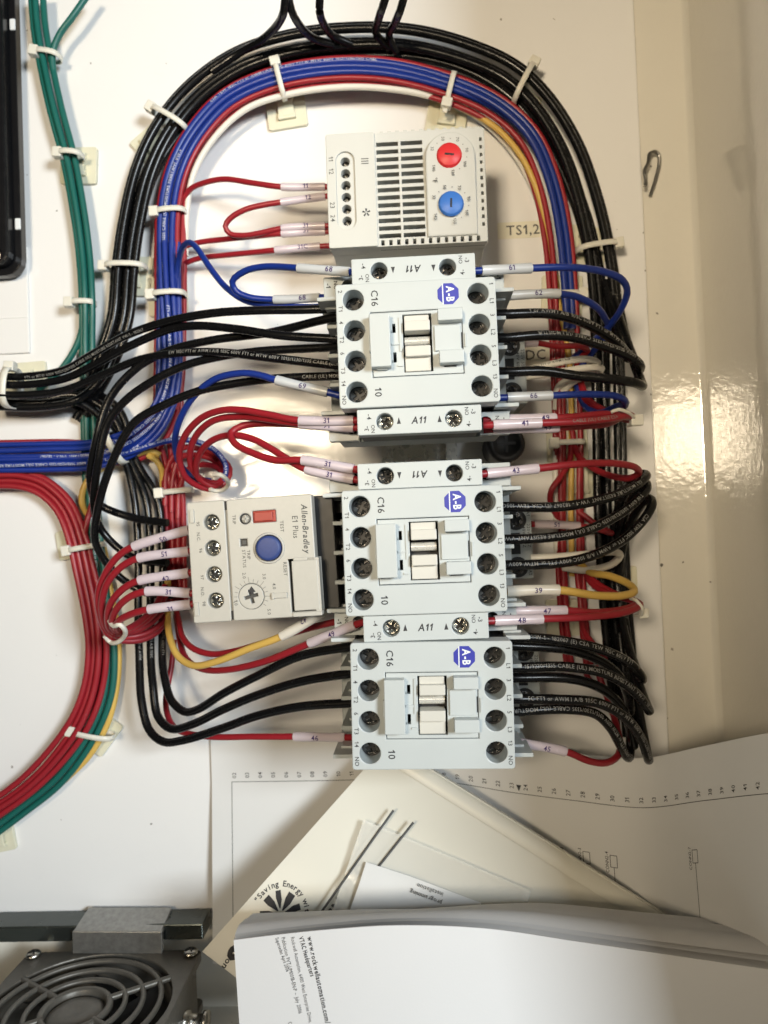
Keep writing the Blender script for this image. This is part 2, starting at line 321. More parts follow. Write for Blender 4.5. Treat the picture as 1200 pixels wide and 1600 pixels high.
# ------------------------------------------------------------------ contactor
ZF = 87.0
def make_contactor():
    t = thing('contactor', '', 'contactor')
    HX, HY = 28.65, 22.4
    ys = (16.6, 5.5, -5.5, -16.6)
    holes = [circ(sx*22.3, y, 3.75) for sx in (-1, 1) for y in ys]
    plate([rect(-HX, HX, -HY, HY, 1.1), rect(-16.4, 16.3, -11.75, 11.75)] + holes, ZF-10, ZF, 0.35).build('front_cover', 'contactor_plastic', t)
    MB().box(-27.6, 27.6, -21.6, 21.6, 48, ZF-9.6).build('inner_housing', 'dark_plastic', t)
    MB().box(-36, 36, -22.2, 22.2, 6, 47, 0.6).box(-31, -27.8, -22.2, 22.2, 46.5, 58, 0.3).box(27.8, 31, -22.2, 22.2, 46.5, 58, 0.3).build('base_housing', 'contactor_side', t)
    for sx in (-1, 1):
        for i, y in enumerate((21.6, 11.05, 0, -11.05, -21.6)):
            e = 37.0 if i in (0, 4) else 33.6
            x0, x1 = (28.0, e) if sx > 0 else (-e, -28.0)
            f = MB().box(x0, x1, y-0.75, y+0.75, 40, 74, 0.25)
            xa, xb = (28.0, e-2.2) if sx > 0 else (-e+2.2, -28.0)
            f.box(xa, xb, y-1.6, y+1.6, 40, 66, 0.3)
            f.build('terminal_fin', 'contactor_plastic' if i in (0, 4) else 'contactor_side', t)
        for y in ys:
            screw(t, sx*22.3, y, ZF-8.9, 3.35, 'screw_dark')
    # printed text
    L = ['2', 'T1', '4', 'T2', '6', 'T3', '14', 'NO']; Q = ['1', 'L1', '3', 'L2', '5', 'L3', '13', 'NO']
    yy = (19.8, 13.6, 8.6, 2.4, -2.6, -8.7, -13.4, -19.4)
    for a, y in zip(L, yy): txt(t, a, -26.95, y, ZF+0.04, 2.1, -90, 'ink')
    for a, y in zip(Q, yy): txt(t, a, 27.1, y, ZF+0.04, 2.1, -90, 'ink')
    txt(t, 'C16', -14.6, 16.8, ZF+0.04, 3.5, -90, 'ink', 0.012); txt(t, '10', -14.6, -17.1, ZF+0.04, 3.5, -90, 'ink', 0.012)
    oc = [(11.7+4.1*math.cos(R(22.5+45*k)), 17.0+4.1*math.sin(R(22.5+45*k))) for k in range(8)]
    lg = MB().add([(x, y, ZF+0.05) for x, y in oc], [tuple(range(8))]).build('logo_badge', 'logo_blue', t)
    MB().box(9.6, 10.0, 13.3, 20.7, ZF+0.06, ZF+0.09).build('logo_stripe', 'logo_white', lg)
    txt(lg, 'A-B', 12.45, 17.0, ZF+0.09, 3.9, -90, 'logo_white', 0.03, name='logo_letters', sx=0.8)
    # coil terminal block
    c = MB().box(30, 46.5, -15, 15, 6, 34, 0.5).build('coil_terminal', 'contactor_side', t)
    for y in (10, -10):
        MB().lathe([(4.4, 0), (4.4, 0.25)], (40, y, 34), 20).build('screw_well', 'cavity', c); 
    for y in (10, -10): screw(c, 40, y, 35.4, 3.2, 'screw_dark')
    MB().box(37.6, 41.4, -4.5, 4.5, 34.02, 34.3).build('coil_slot', 'cavity', c)
    for k, (a, y) in enumerate((('A1', 12.5), ('220V 50HZ', 3.2), ('240V 60HZ', 3.2), ('A2', -12.5))):
        txt(c, a, 45.2 if k != 2 else 43.2, y, 34.06, 1.9, -90, 'ink')
    # window insert and its sliders
    ins = plate([rect(-16.15, 16.05, -11.5, 11.5), rect(-5, 5.35, -10.4, 10.4), rect(-8.75, -7.6, 4.1, 7.3), rect(-9.3, -8.9, 4.1, 4.9), rect(-8.75, -7.6, -6.6, -3.0), rect(-9.3, -8.9, -6.6, -5.8)], ZF-4, ZF-0.25, 0.12)
    ins.build('window_insert', 'contactor_plastic', t)
    MB().box(-16.7, -9.5, -8.9, 10, ZF-3, ZF+4.6, 0.3).box(-17.1, -15, -3.2, 2.7, ZF-0.4, ZF+4.0, 0.2).box(-14.6, -10.9, -9.35, -8.8, ZF-0.2, ZF+1.6).build('latch_slider', 'contactor_plastic', t)
    MB().box(-9.2, -6.4, -0.4, 0.3, ZF-0.3, ZF+0.35).box(-7.3, -5.5, -8.2, -7.6, ZF-0.3, ZF+0.4).box(-6.3, -5.5, -2.8, 9.5, ZF-0.3, ZF+0.3).build('latch_rib', 'contactor_plastic', t)
    s = MB()
    for y0, y1 in ((6.4, 10.6), (-8.6, -4.1)): s.box(7.5, 16.2, y0, y1, ZF-0.5, ZF+4.4, 0.3)
    s.build('guide_block', 'contactor_plastic', t)
    MB().box(6.2, 15.5, -3.4, 5.6, ZF-0.4, ZF+0.75, 0.2).build('guide_plate', 'contactor_plastic', t)
    MB().box(15.75, 16.1, -2.6, 3.0, ZF-0.3, ZF-0.12).box(9.2, 13.6, -9.2, -8.7, ZF-0.28, ZF-0.1).build('guide_gap', 'cavity', t)
    MB().box(16.9, 17.6, -2.4, 2.6, ZF-0.3, ZF+0.55, 0.1).build('guide_stop', 'contactor_plastic', t)
    MB().box(-5.3, 5.5, -10.8, 10.8, ZF-6.5, ZF-6.1).build('carrier_well', 'cavity', t)
    MB().box(-4.4, 4.5, 6.0, 10.1, ZF-6, ZF-0.5, 0.3).box(-4.4, 4.7, 3.9, 7.6, ZF-5, ZF+2.0, 0.35).build('contact_carrier', 'cream_plastic', t)
    MB().box(-4.4, 4.6, -5.2, -1.4, ZF-5, ZF+2.0, 0.35).box(-4.6, 4.6, -10.1, -4.6, ZF-6, ZF-0.5, 0.3).build('contact_carrier', 'cream_plastic', t)
    MB().lathe([(1.6, -4.5), (1.6, 4.6)], (0, 1.4, ZF-3.6), 16, axis='x').build('armature_pin', 'rail_zinc', t)
    return t
c1 = P(652, 535.5, ZF); c2 = P(662.3, 860.5, ZF); c3 = P(675.2, 1102.5, ZF)
RX = (c1.x+c2.x+c3.x)/3
CONT = []
proto = make_contactor()
for i, (c, lab) in enumerate(((c1, 'light grey contactor directly below the thermostat, topmost of the three'), (c2, 'light grey contactor joined to the overload relay, middle of the three'), (c3, 'light grey contactor above the papers, lowest of the three'))):
    o = proto if i == 0 else copy_tree(proto)
    o.matrix_world = Matrix.Translation(world((c.x, c.y, 0))) @ PX90 @ Matrix.Rotation(R((0.1, 0, -1.0)[i]), 4, 'Z')
    tag(o, lab, 'contactor', 'contactors on the rail'); CONT.append(o)
# ------------------------------------------------------------------ auxiliary contact blocks
def make_aux(up):
    t = thing('auxiliary_contact_block', '', 'contact block'); z = 85.2; k = 1 if up else -1
    plate([rect(-22.3, 22.3, -4.65, 4.65, 0.5)] + [circ(x, 0, 3.05) for x in (-12.35, 12.35)], z-7, z, 0.3).build('front_cover', 'contactor_plastic', t)
    MB().box(-21.6, 21.6, -4.3, 4.3, 60, z-6.8).build('inner_housing', 'dark_plastic', t)
    MB().box(-31, 31, -4.5, 4.5, 47, 64, 0.4).build('base_housing', 'contactor_side', t)
    for sx in (-1, 1):
        x0, x1 = sorted((sx*23, sx*34.5))
        plate([rect(x0, x1, -4.4, 4.4, 0.4), circ(sx*25.4, 0.4, 2.6)], 64.2, 68.5, 0.25).build('side_terminal', 'contactor_plastic', t)
        MB().lathe([(2.5, 0), (2.5, 0.3)], (sx*25.4, 0.4, 64.6), 16).build('screw_well', 'cavity', t)
        txt(t, 'NC', sx*29.8, 1.2, 68.56, 2.1, -90, 'ink'); txt(t, '-1', sx*32.6, 1.0, 68.56, 2.6, -90, 'ink', 0.02)
        screw(t, sx*12.35, 0, z-4.2, 2.8, 'screw_steel' if up else 'screw_dark')
        tri = [(sx*7.3-0.75, -1.1*k), (sx*7.3+0.75, -1.1*k), (sx*7.3, 1.3*k)]
        MB().add([(a, b, z+0.04) for a, b in tri], [(0, 1, 2)]).build('printed_arrow', 'ink', t)
        if sx < 0:
            txt(t, '-4', -17.9, 1.9, z+0.04, 2.2, -90, 'ink', 0.015); txt(t, '3-', -19.0, -2.3, z+0.04, 2.2, 90, 'ink', 0.015); txt(t, 'NO', -16.7, -2.5, z+0.04, 1.9, 90, 'ink')
        else:
            txt(t, '-3', 19.4, 2.2, z+0.04, 2.2, -90, 'ink', 0.015); txt(t, 'NO', 17.1, 2.4, z+0.04, 1.9, -90, 'ink'); txt(t, '4-', 17.6, -2.2, z+0.04, 2.2, 90, 'ink', 0.015)
    txt(t, 'A11', 0, 0, z+0.04, 3.6, 0 if up else 180, 'ink', 0.022, 0.22, sx=0.9)
    return t
upb = make_aux(True); dnb = make_aux(False)
for o, c, dy, lab in ((dnb, c1, 27.3, 'auxiliary contact block touching the thermostat, its A11 upside down'), (upb, c1, -27.4, 'auxiliary contact block with upright A11 under the top contactor'),
                  (copy_tree(dnb), c2, 27.3, 'auxiliary contact block with upside-down A11 on top of the middle contactor'), (copy_tree(upb), c2, -27.3, 'auxiliary contact block with upright A11 between middle and lowest contactor')):
    o.matrix_world = Matrix.Translation(world((c.x-0.4, c.y+dy, 0))) @ PX90
    tag(o, lab, 'contact block', 'auxiliary contact blocks')
# ------------------------------------------------------------------ DIN rail
mb = MB(); pr = [(-17.5, 7.5), (-17.5, 6.4), (-13.6, 6.4), (-13.6, 1.1), (13.6, 1.1), (13.6, 6.4), (17.5, 6.4), (17.5, 7.5), (12.5, 7.5), (12.5, 2.2), (-12.5, 2.2), (-12.5, 7.5)]
ya, yb = c1.y+108, c3.y-26
mb.add([(x, y, z) for y in (ya, yb) for x, z in pr], [(k, (k+1) % 12, 12+(k+1) % 12, 12+k) for k in range(12)]); 
dr = mb.build('mounting_rail', 'rail_zinc', loc=(RX, 0, 0)); tag(dr, 'vertical zinc plated rail that carries the contactors and thermostat', 'rail')
# ------------------------------------------------------------------ overload relay
def relay():
    z = 79.0; c = P(395, 873, z)
    t = thing('overload_relay', 'beige overload relay with blue reset button plugged into the middle contactor', 'relay', (c.x, c.y, 0), 1.75)
    scr = [(-14.5, 14.5), (-14.7, 4.9), (-14.8, -4.8), (-14.8, -14.5)]
    plate([rect(-23.5, -9.3, -22.4, 22.4, 0.8)] + [circ(x, y, 2.9) for x, y in scr], z-7, z, 0.4).build('terminal_cover', 'relay_plastic', t)
    plate([rect(-8.6, 23.2, -22.4, 22.4, 0.8), circ(-1.9, 14.9, 2.0), rect(0.9, 9.6, 13.1, 17.5, 0.3), rect(-4.3, -1.7, 4.9, 7.5), circ(6.3, 3.5, 5.0), circ(-1.4, -13.8, 4.75), rect(13.2, 23.9, -20.6, -1.4, 0)], z-8, z, 0.4).build('front_cover', 'relay_plastic', t)
    MB().box(-23.2, 22.8, -22.1, 22.1, 46, z-6.6, 0.4).build('housing', 'relay_side', t)
    MB().box(-9.35, -8.55, -22.0, 22.0, z-4, z-1.3).build('cover_seam', 'relay_side', t)
    for y in (20.3, -20.3): MB().box(-9.5, -8.4, y-1.6, y+1.6, z-1.6, z-0.2).build('seam_slot', 'cavity', t)
    b = plate([rect(-31.5, -20, -21, 19.5, 0.8)], 6, 47, 0.5).build('base_terminal', 'relay_side', t)
    for y in (13.5, 2.5, -9): 
        MB().lathe([(3.2, 0), (3.2, 0.2)], (-25.7, y, 47.0), 20).build('screw_well', 'cavity', b)
        screw(b, -25.7, y, 48.4, 2.6, 'brass_dark')
    MB().box(22.6, 36, -20, 20, 24, 60, 0.5).box(22.6, 30, -21, 22, 30, 70, 0.4).build('plug_housing', 'dark_plastic', t)
    for y in (14, 4, -6): MB().box(30, 40, y-1.2, y+1.2, 56, 60).build('contact_blade', 'screw_dark', t)
    for x, y in scr: screw(t, x, y, z-1.0, 2.65, 'screw_steel')
    for x, y in ((-21.6, 17.2), (-22.0, -17.2)): MB().box(x-0.85, x+0.85, y-2.5, y+2.5, z-0.3, z+0.7, 0.2).build('cover_clip', 'relay_plastic', t)
    MB().box(0.95, 9.55, 13.15, 17.45, z-7, z-0.5, 0.3).box(1.6, 8.4, 13.6, 17.0, z-2, z+0.4, 0.3).build('test_button', 'test_red', t)
    rg = MB().lathe([(4.95, -2), (5.85, -2), (5.85, 0.25), (5.5, 0.55), (5.1, 0.55), (4.9, 0.2), (4.9, -2)], (6.3, 3.5, z), 36, cap=False).build('reset_collar', 'relay_plastic', t)
    MB().lathe([(4.6, -4), (4.6, 1.7), (4.3, 2.1), (3.5, 2.25), (0.01, 2.2)], (6.3, 3.5, z), 36).build('reset_button', 'reset_blue', t)
    MB().box(-4.2, -1.8, 5.0, 7.4, z-4, z-1.2).build('status_window', 'dark_plastic', t); MB().box(-3.6, -2.2, 5.5, 6.9, z-1.4, z-0.9).build('status_flag', 'ink_grey', t)
    MB().lathe([(1.6, -2), (1.6, -1.0), (0.01, -0.8)], (-1.9, 14.9, z), 20).box(-3.2, -0.6, 14.7, 15.1, z-1.5, z-0.5).box(-2.1, -1.7, 13.6, 16.2, z-1.5, z-0.5).build('trip_indicator', 'relay_plastic', t)
    MB().lathe([(2.0, 0.02), (2.0, 0.06), (1.72, 0.06), (1.72, 0.02)], (-1.9, 14.9, z), 28, smooth=False, cap=False).build('trip_ring', 'ink', t)
    d = plate([circ(-1.4, -13.8, 4.65), cross(2.6, 0.62, -1.4, -13.8, 12)], z-1.6, z+0.35, 0.2).build('current_dial', 'relay_plastic', t)
    MB().lathe([(4, 0), (4, 0.2)], (-1.4, -13.8, z-1.3), 20).build('dial_floor', 'dark_grey', d)
    ar = [(-1.4, -10.0), (-2.9, -12.2), (-1.9, -12.2), (-1.9, -13.0), (-0.7, -13.0), (-0.7, -12.2), (0.1, -12.2)]
    MB().add([(x+0.3, y, z+0.40) for x, y in ar], [tuple(range(7))]).build('dial_arrow', 'ink', d)
    for k in range(15):
        a = R(195-k*16.5); l = 2.1 if k % 3 == 0 else 1.3
        p, q = [(-1.4+rr*math.cos(a), -13.8+rr*math.sin(a)) for rr in (5.1, 5.1+l)]; nx, ny = -math.sin(a)*0.07, math.cos(a)*0.07
        MB().add([(p[0]+nx, p[1]+ny, z+0.05), (p[0]-nx, p[1]-ny, z+0.05), (q[0]-nx, q[1]-ny, z+0.05), (q[0]+nx, q[1]+ny, z+0.05)], [(0, 1, 2, 3)]).build('scale_mark', 'ink_grey', d)
    MB().box(6.0, 12.0, -15.1, -13.1, z-0.3, z+0.9, 0.2).box(6.3, 7.2, -15.3, -12.9, z-0.3, z+1.1, 0.1).build('range_slider', 'relay_plastic', t)
    MB().box(14.2, 23.7, -20.2, -1.8, z-6, z+0.2, 0.3).box(15, 20, -1.9, -0.6, z-2, z+0.2, 0.2).build('terminal_door', 'relay_plastic', t)
    MB().box(13.3, 14.1, -20.4, -1.6, z-6, z-2.2).build('door_gap', 'cavity', t)
    MB().box(13.5, 24.4, -22.4, -20.8, z-6, z+0.5, 0.3).build('door_hinge', 'relay_plastic', t)
    zt = z+0.05
    txt(t, 'Allen-Bradley', 20.3, 9.6, zt, 3.1, -90, 'ink_grey', 0.022, 0.2, sx=0.92); txt(t, 'E1 Plus', 16.6, 10.6, zt, 3.0, -90, 'ink_grey', 0.004, sx=0.95)
    txt(t, 'TEST', 11.6, 11.2, zt, 1.8, -90, 'ink_grey', 0.008); txt(t, 'RESET', 11.8, -4.6, zt, 1.8, -90, 'ink_grey', 0.008)
    txt(t, 'TRIP', -6.0, 14.9, zt, 1.7, -90, 'ink_grey', 0.008); txt(t, 'TRIP', -1.4, 1.6, zt, 1.7, -90, 'ink_grey', 0.008); txt(t, 'STATUS', -3.2, 0.2, zt, 1.7, -90, 'ink_grey', 0.008)
    for s, x, y in (('2.0', -3.6, -6.0), ('3.0', 3.8, -6.8), ('4.0', 7.3, -10.6), ('5.0', 4.8, -19.9), ('1.0', -7.3, -15.8), ('95', -19.6, 14.2), ('N.C.', -19.7, 9.4), ('96', -19.2, 4.3), ('97', -19.3, -5.6), ('N.O.', -19.5, -11.0), ('98', -19.2, -15.4)):
        txt(t, s, x, y, zt, 1.7, -90, 'ink_grey', 0.008)
relay()
# ------------------------------------------------------------------ thermostat
def thermostat():
    z = 45.0; c = P(635, 294, z)
    t = thing('twin_thermostat', 'light grey twin thermostat with red and blue knobs and slotted vents', 'thermostat', (c.x, c.y, 0), -0.2)
    H = 24.0
    hol = []; n = 12; y0 = 19.0; dy = 3.22
    for k in range(n+1):
        y = y0-dy*k
        hol += [rect(-12.0, -2.9, y-0.85, y+0.85), rect(-1.8, 7.2, y-0.85, y+0.85)]
    hol += [circ(-25.2, 12.5-5*k, 1.95, 20) for k in range(6)]
    hol += [rect(-11.2+3.3*k, -9.9+3.3*k, -H+0.5, -21.4) for k in range(13)]
    hol += [rect(30.9, 31.9, -17.4+3.24*k, -16.0+3.24*k) for k in range(12)]
    plate([rect(-33, 33, -H, H, 0.8)]+hol, z-4, z, 0.22).build('front_cover', 'thermostat_plastic', t)
    ov = [(-25.2+a, b) for a, b in rect(-3.9, 3.9, -16.4, 16.4, 3.85, 8)]
    plate([rect(-33, -12.6, -H, H, 0.8), ov], z+0.02, z+1.1, 0.3).build('terminal_cover', 'thermostat_plastic', t)
    MB().box(-32.4, 32.4, -23.4, 23.4, 8, z-9.2, 0.5).box(-32.4, -12.6, -23.4, 23.4, z-9.4, z-3.9).box(-13, 32.4, -23.4, -22.9, z-9.4, z-3.9).box(-13, 32.4, 20.4, 23.4, z-9.4, z-3.9).box(32, 32.4, -23, 23, z-9.4, z-3.9).build('housing', 'thermostat_plastic', t)
    MB().box(-12.4, 30.4, -21, 20.2, z-9, z-8).build('vent_interior', 'dark_plastic', t)
    MB().box(-11.6, 32, -23.4, -20.6, z-6, z-3.2).box(30.5, 32.2, -18, 21, z-6, z-3.4).build('edge_interior', 'dark_plastic', t)
    for k in range(11): MB().box(-11+3.3*k, -9.6+3.3*k, -19, 19, z-5.6, z-4.9).build('vent_grid_bar', 'contactor_side', t)
    for k in range(13): MB().box(-10.4+3.3*k, -8.8+3.3*k, H-0.3, H+0.7, z-3.5, z-0.2, 0.15).build('edge_rib', 'thermostat_plastic', t)
    for k in range(6): screw(t, -25.2, 12.5-5*k, z-2.6, 1.8, 'screw_dark')
    mb = plate([[(a+18.3, b) for a, b in [(-10.2, -21.2), (10.6, -21.2)]] + [(18.5+10.3*math.cos(R(k)), 11.4+10.3*math.sin(R(k))) for k in range(0, 181, 12)]], z-0.5, z+2.4, 0.7)
    mb.v = [(x, y, q-1.3 if (y < -20.4 and q > z+1) else q) for x, y, q in mb.v]
    mb.build('dial_plaque', 'thermostat_plastic', t)
    zt = z+2.46
    for y, m, an in ((11.6, 'knob_red', -8), (-8.6, 'knob_blue', -92)):
        k = MB().lathe([(5.2, -0.2), (5.2, 0.15), (4.85, 0.2), (4.8, 0.8), (4.55, 1.05), (0.01, 1.05)], (18.1, y, zt), 36).build('dial_knob', m, t)
        ca, sa = math.cos(R(an)), math.sin(R(an)); w = [(-1.9, -0.4), (1.9, -0.4), (1.9, 0.4), (-1.9, 0.4)]
        MB().add([(18.1+a*ca-b*sa, y+a*sa+b*ca, zt+1.09) for a, b in w], [(0, 1, 2, 3)]).build('knob_slot', 'dark_plastic', k)
        for i in range(6):
            s = ('32', '50', '70', '90', '110', '130')[i]; a = R(155-i*47); txt(t, s, 18.1+7.6*math.cos(a), y+7.4*math.sin(a), zt, 1.75, -90, 'ink_grey', 0.01)
            if i < 5:
                a = R(155-i*47-23.5); MB().lathe([(0.2, 0), (0.2, 0.03)], (18.1+7.3*math.cos(a), y+7.0*math.sin(a), zt), 8).build('scale_dot', 'ink_grey', t)
        txt(t, '140', 11.6, y-5.0, zt, 1.75, -90, 'ink_grey', 0.01)
    txt(t, '\u00b0F', 11.9, 1.6, zt, 2.6, -90, 'ink_grey', 0.008)
    zt = z+1.16
    for s, y in (('11', 13.4), ('12', 8.2), ('23', -6.0), ('24', -11.5)): txt(t, s, -31.0, y, zt, 2.7, -90, 'ink_grey', 0.008)
    for k in range(3): MB().box(-18.4, -15.3, 10.6+1.0*k, 10.95+1.0*k, zt, zt+0.04).build('heater_symbol', 'ink_grey', t)
    fs = MB()
    for k in range(5):
        a = R(72*k+20); q = [(0.25, -0.1), (1.6, -0.45), (1.75, 0.35), (0.5, 0.25)]
        fs.add([(-17.0+x*math.cos(a)-w*math.sin(a), -9.8+x*math.sin(a)+w*math.cos(a), zt) for x, w in q], [(0, 1, 2, 3)])
    fs.build('fan_symbol', 'ink', t, kind='stuff')
thermostat()
# ------------------------------------------------------------------ fan, bracket, angle bar
def fan():
    z0 = 16; y = P(175, 1493, 20).y; xc = P(175, 1493, 20).x
    t = thing('cooling_fan', 'square dark metal cooling fan lying face up in the lower left corner', 'fan', (xc, y, z0+40), up=True)
    # local frame: x right, y away from the camera towards the panel, z up
    S = 40; hol = [circ(0, 0, 37.4, 56)] + [circ(sx*35.75, sy*35.75, 1.7, 14) for sx in (-1, 1) for sy in (-1, 1)]
    plate([rect(-S, S, -S, S, 3)]+hol, -4, 0, 0.5).build('frame_top', 'fan_metal', t)
    plate([rect(-S, S, -S, S, 3)]+hol[:1], -25.4, -21.5, 0.5).build('frame_bottom', 'fan_metal', t)
    MB().lathe([(37.5, -22), (38.9, -22), (38.9, -3.6), (37.5, -3.6), (37.5, -22)], (0, 0, 0), 56, cap=False).build('frame_shroud', 'fan_metal', t)
    for sx in (-1, 1):
        x0, x1 = sorted((sx*39.9, sx*38.4)); MB().box(x0, x1, -30, 30, -21.8, -3.8).build('frame_side', 'fan_metal', t)
    for r in (33.0, 26.0, 19.0):
        MB().tube([Vector((r*math.cos(a), r*math.sin(a), -0.6)) for a in [2*math.pi*k/64 for k in range(64)]], 1.15, 8, closed=True).build('guard_ring', 'fan_metal', t)
    MB().lathe([(11.6, -3.0), (14.2, -3.0), (14.4, -0.6), (13.6, 0.3), (12.4, 0.3), (11.6, -0.6), (11.6, -3.0)], (0, 0, 0), 44, cap=False).build('guard_hub', 'fan_metal', t)
    MB().lathe([(11.8, -3.2), (9.5, -1.6), (5.0, -1.0), (3.2, -1.4), (0.01, -1.5)], (0, 0, 0), 36).build('hub_cap', 'fan_metal', t)
    for a in (32, 148, 212, 328):
        p, q = [Vector((rr*math.cos(R(a)), rr*math.sin(R(a)), -0.7)) for rr in (12, 38)]
        MB().tube([p, q], 1.3, 8).build('guard_spoke', 'fan_metal', t)
    MB().lathe([(14, -22), (14, -7), (12, -6)], (0, 0, 0), 32).build('motor_hub', 'fan_blade', t)
    for k in range(7):
        a0 = 2*math.pi*k/7; bl = MB(); v = []
        for i in range(6):
            rr = 13+23*i/5
            for j in range(5):
                a = a0+(j/4)*0.72+i*0.03; v.append((rr*math.cos(a), rr*math.sin(a), -20+12*j/4))
        bl.add(v, [(i*5+j, i*5+j+1, i*5+j+6, i*5+j+5) for i in range(5) for j in range(4)], True); bl.build('fan_blade', 'fan_blade', t)
    for sx in (-1, 1):
        for sy in (-1, 1):
            o = MB().lathe([(1.6, -6), (1.6, 0.3), (3.2, 0.3), (3.3, 1.4), (2.6, 2.2), (0.01, 2.5)], (sx*35.75, sy*35.75, 0), 20).build('frame_screw', 'screw_steel', t)
            c_ = cross(2.0, 0.4, sx*35.75, sy*35.75, 30); MB().add([(a, b, 2.52) for a, b in c_], [(0, 1, 2, 3), (3, 4, 5, 6), (6, 7, 8, 9), (9, 10, 11, 0), (0, 3, 6, 9)]).build('cross_slot', 'dark_plastic', o)
    # mounting bolt at the right side
    MB().lathe([(4.2, 40), (4.2, 42), (3.0, 42), (3.0, 48), (4.2, 48), (4.2, 50), (0.01, 50)], (0, 12, -14), 20, axis='x').build('side_bolt', 'screw_steel', t)
    return y
YF = fan()
# angle bar along the bottom of the panel
pA = P(-40, 1440, 2); x1 = P(326, 1447, 6).x
mb = plate([rect(-260, x1, 0, 7, 0.5)], 1, 15, 0.6); mb.v = [(x, y, z) for x, y, z in mb.v]
ab = mb.build('angle_bar', 'angle_steel', loc=(0, P(200, 1470, 15).y, 0)); tag(ab, 'dark grey steel bar behind the fan along the panel bottom', 'bar')
q0, q1 = P(113, 1490, 19), P(253, 1487, 19)
br = thing('folded_bracket', 'grey zinc folded bracket clipped over the bar behind the fan', 'bracket', ((q0.x+q1.x)/2, q0.y, 0), -1.0)
hw = (q1.x-q0.x)/2; 
MB().box(-hw, hw, -0.4, 9.4, 16.5, 19, 0.35).build('front_flange', 'bracket_zinc', br)
MB().add([(-hw, 7.2, 18.6), (hw, 7.2, 18.6), (hw-0.5, 9.5, 18.2), (-hw+0.5, 9.5, 18.2), (-hw+1, 12.6, 4), (hw-0.5, 12.6, 4), (hw-0.5, 10.4, 4), (-hw+1, 10.4, 4)], [(0, 1, 2, 3), (3, 2, 5, 4), (4, 5, 6, 7), (0, 7, 6, 1), (0, 3, 4, 7), (1, 6, 5, 2)]).build('top_flange', 'bracket_zinc', br)
# ------------------------------------------------------------------ black module, upper left
e0 = P(36, 430, 8); 
bm_ = thing('black_module', 'glossy black device with a screwed flange cut by the upper left edge', 'device', (e0.x, e0.y, 0))
plate([rect(-70, 0, 0, 190, 8)], 4, 9, 0.5).build('mounting_flange', 'black_gloss', bm_)
plate([rect(-70, -3.2, 3.2, 190, 6), circ(-10.5, 8, 3.6)], 9.05, 15, 1.0).build('body', 'black_gloss', bm_)
screw(bm_, -10.5, 8, 14.2, 3.3, 'screw_steel', 'flange_screw'); screw(bm_, -12.5, 78.5, 16, 3.0, 'screw_steel', 'flange_screw')
for y in (21.5, 118): MB().box(-2.6, 0.1, y, y+5.5, 8.5, 9.6, 0.5).build('side_notch', 'logo_white', bm_)
e1 = P(42, 549, 4)
w_ = MB().box(-60, 0, 0, 52, 0.1, 1.6, 0.5).box(-60, -0.4, 17, 17.9, 1.4, 1.9, 0.2).build('white_backing_plate', 'panel_paint', loc=(e1.x, e1.y, 0)); tag(w_, 'white backing plate under the black device at the left edge', 'plate')
# ------------------------------------------------------------------ stickers, plug, clip
def sticker(name, px0, py0, px1, py1, s, size, label):
    a = P(px0, py1, 0.2); b = P(px1, py0, 0.2)
    o = plate([rect(0, b.x-a.x, 0, b.y-a.y, 0.6)], 0.06, 0.22, 0.02).build(name, 'sticker', loc=(a.x, a.y, 0)); tag(o, label, 'label')
    txt(o, s, (b.x-a.x)/2, (b.y-a.y)/2, 0.26, size, 0, 'ink_grey', 0.01)
sticker('name_label', 778, 344, 856, 374, 'TS1,2', 6.6, 'cream label reading TS1,2 on the panel right of the thermostat')
sticker('name_label', 812, 536, 862, 572, 'DC', 6.6, 'cream label reading DC behind the white wires')
q = P(792, 692, 26)
pl = thing('black_plug', 'round black plug with a cross slot beside the rail between the contactors', 'plug', (q.x, q.y, 0))
MB().lathe([(8.5, 0), (8.5, 22), (8.0, 24), (6.2, 25), (5.8, 24.4), (0.01, 24.4)], (0, 0, 0), 28).build('body', 'dark_plastic', pl)
MB().box(-4, 4, -0.6, 0.6, 24.3, 24.8).box(-0.6, 0.6, -4, 4, 24.3, 24.75).build('cross_mark', 'dark_grey', pl)
pts = [P(x, y, z) for x, y, z in ((1016, 307, -4), (1023, 285, -3.6), (1030, 255, -2.8), (1029, 241, -2.2), (1022, 237, -1.5), (1015, 241, -0.5), (1013, 254, 0.3), (1007, 267, 0.9), (1009, 280, 0.9), (1008, 291, 0.9))]
o0 = pts[0]; o = MB().tube([v-o0 for v in spline(pts, 0.8)], 0.85, 10).build('hairpin_clip', 'bare_steel', loc=o0); tag(o, 'small bent steel hairpin clip on the panel edge at right', 'clip')
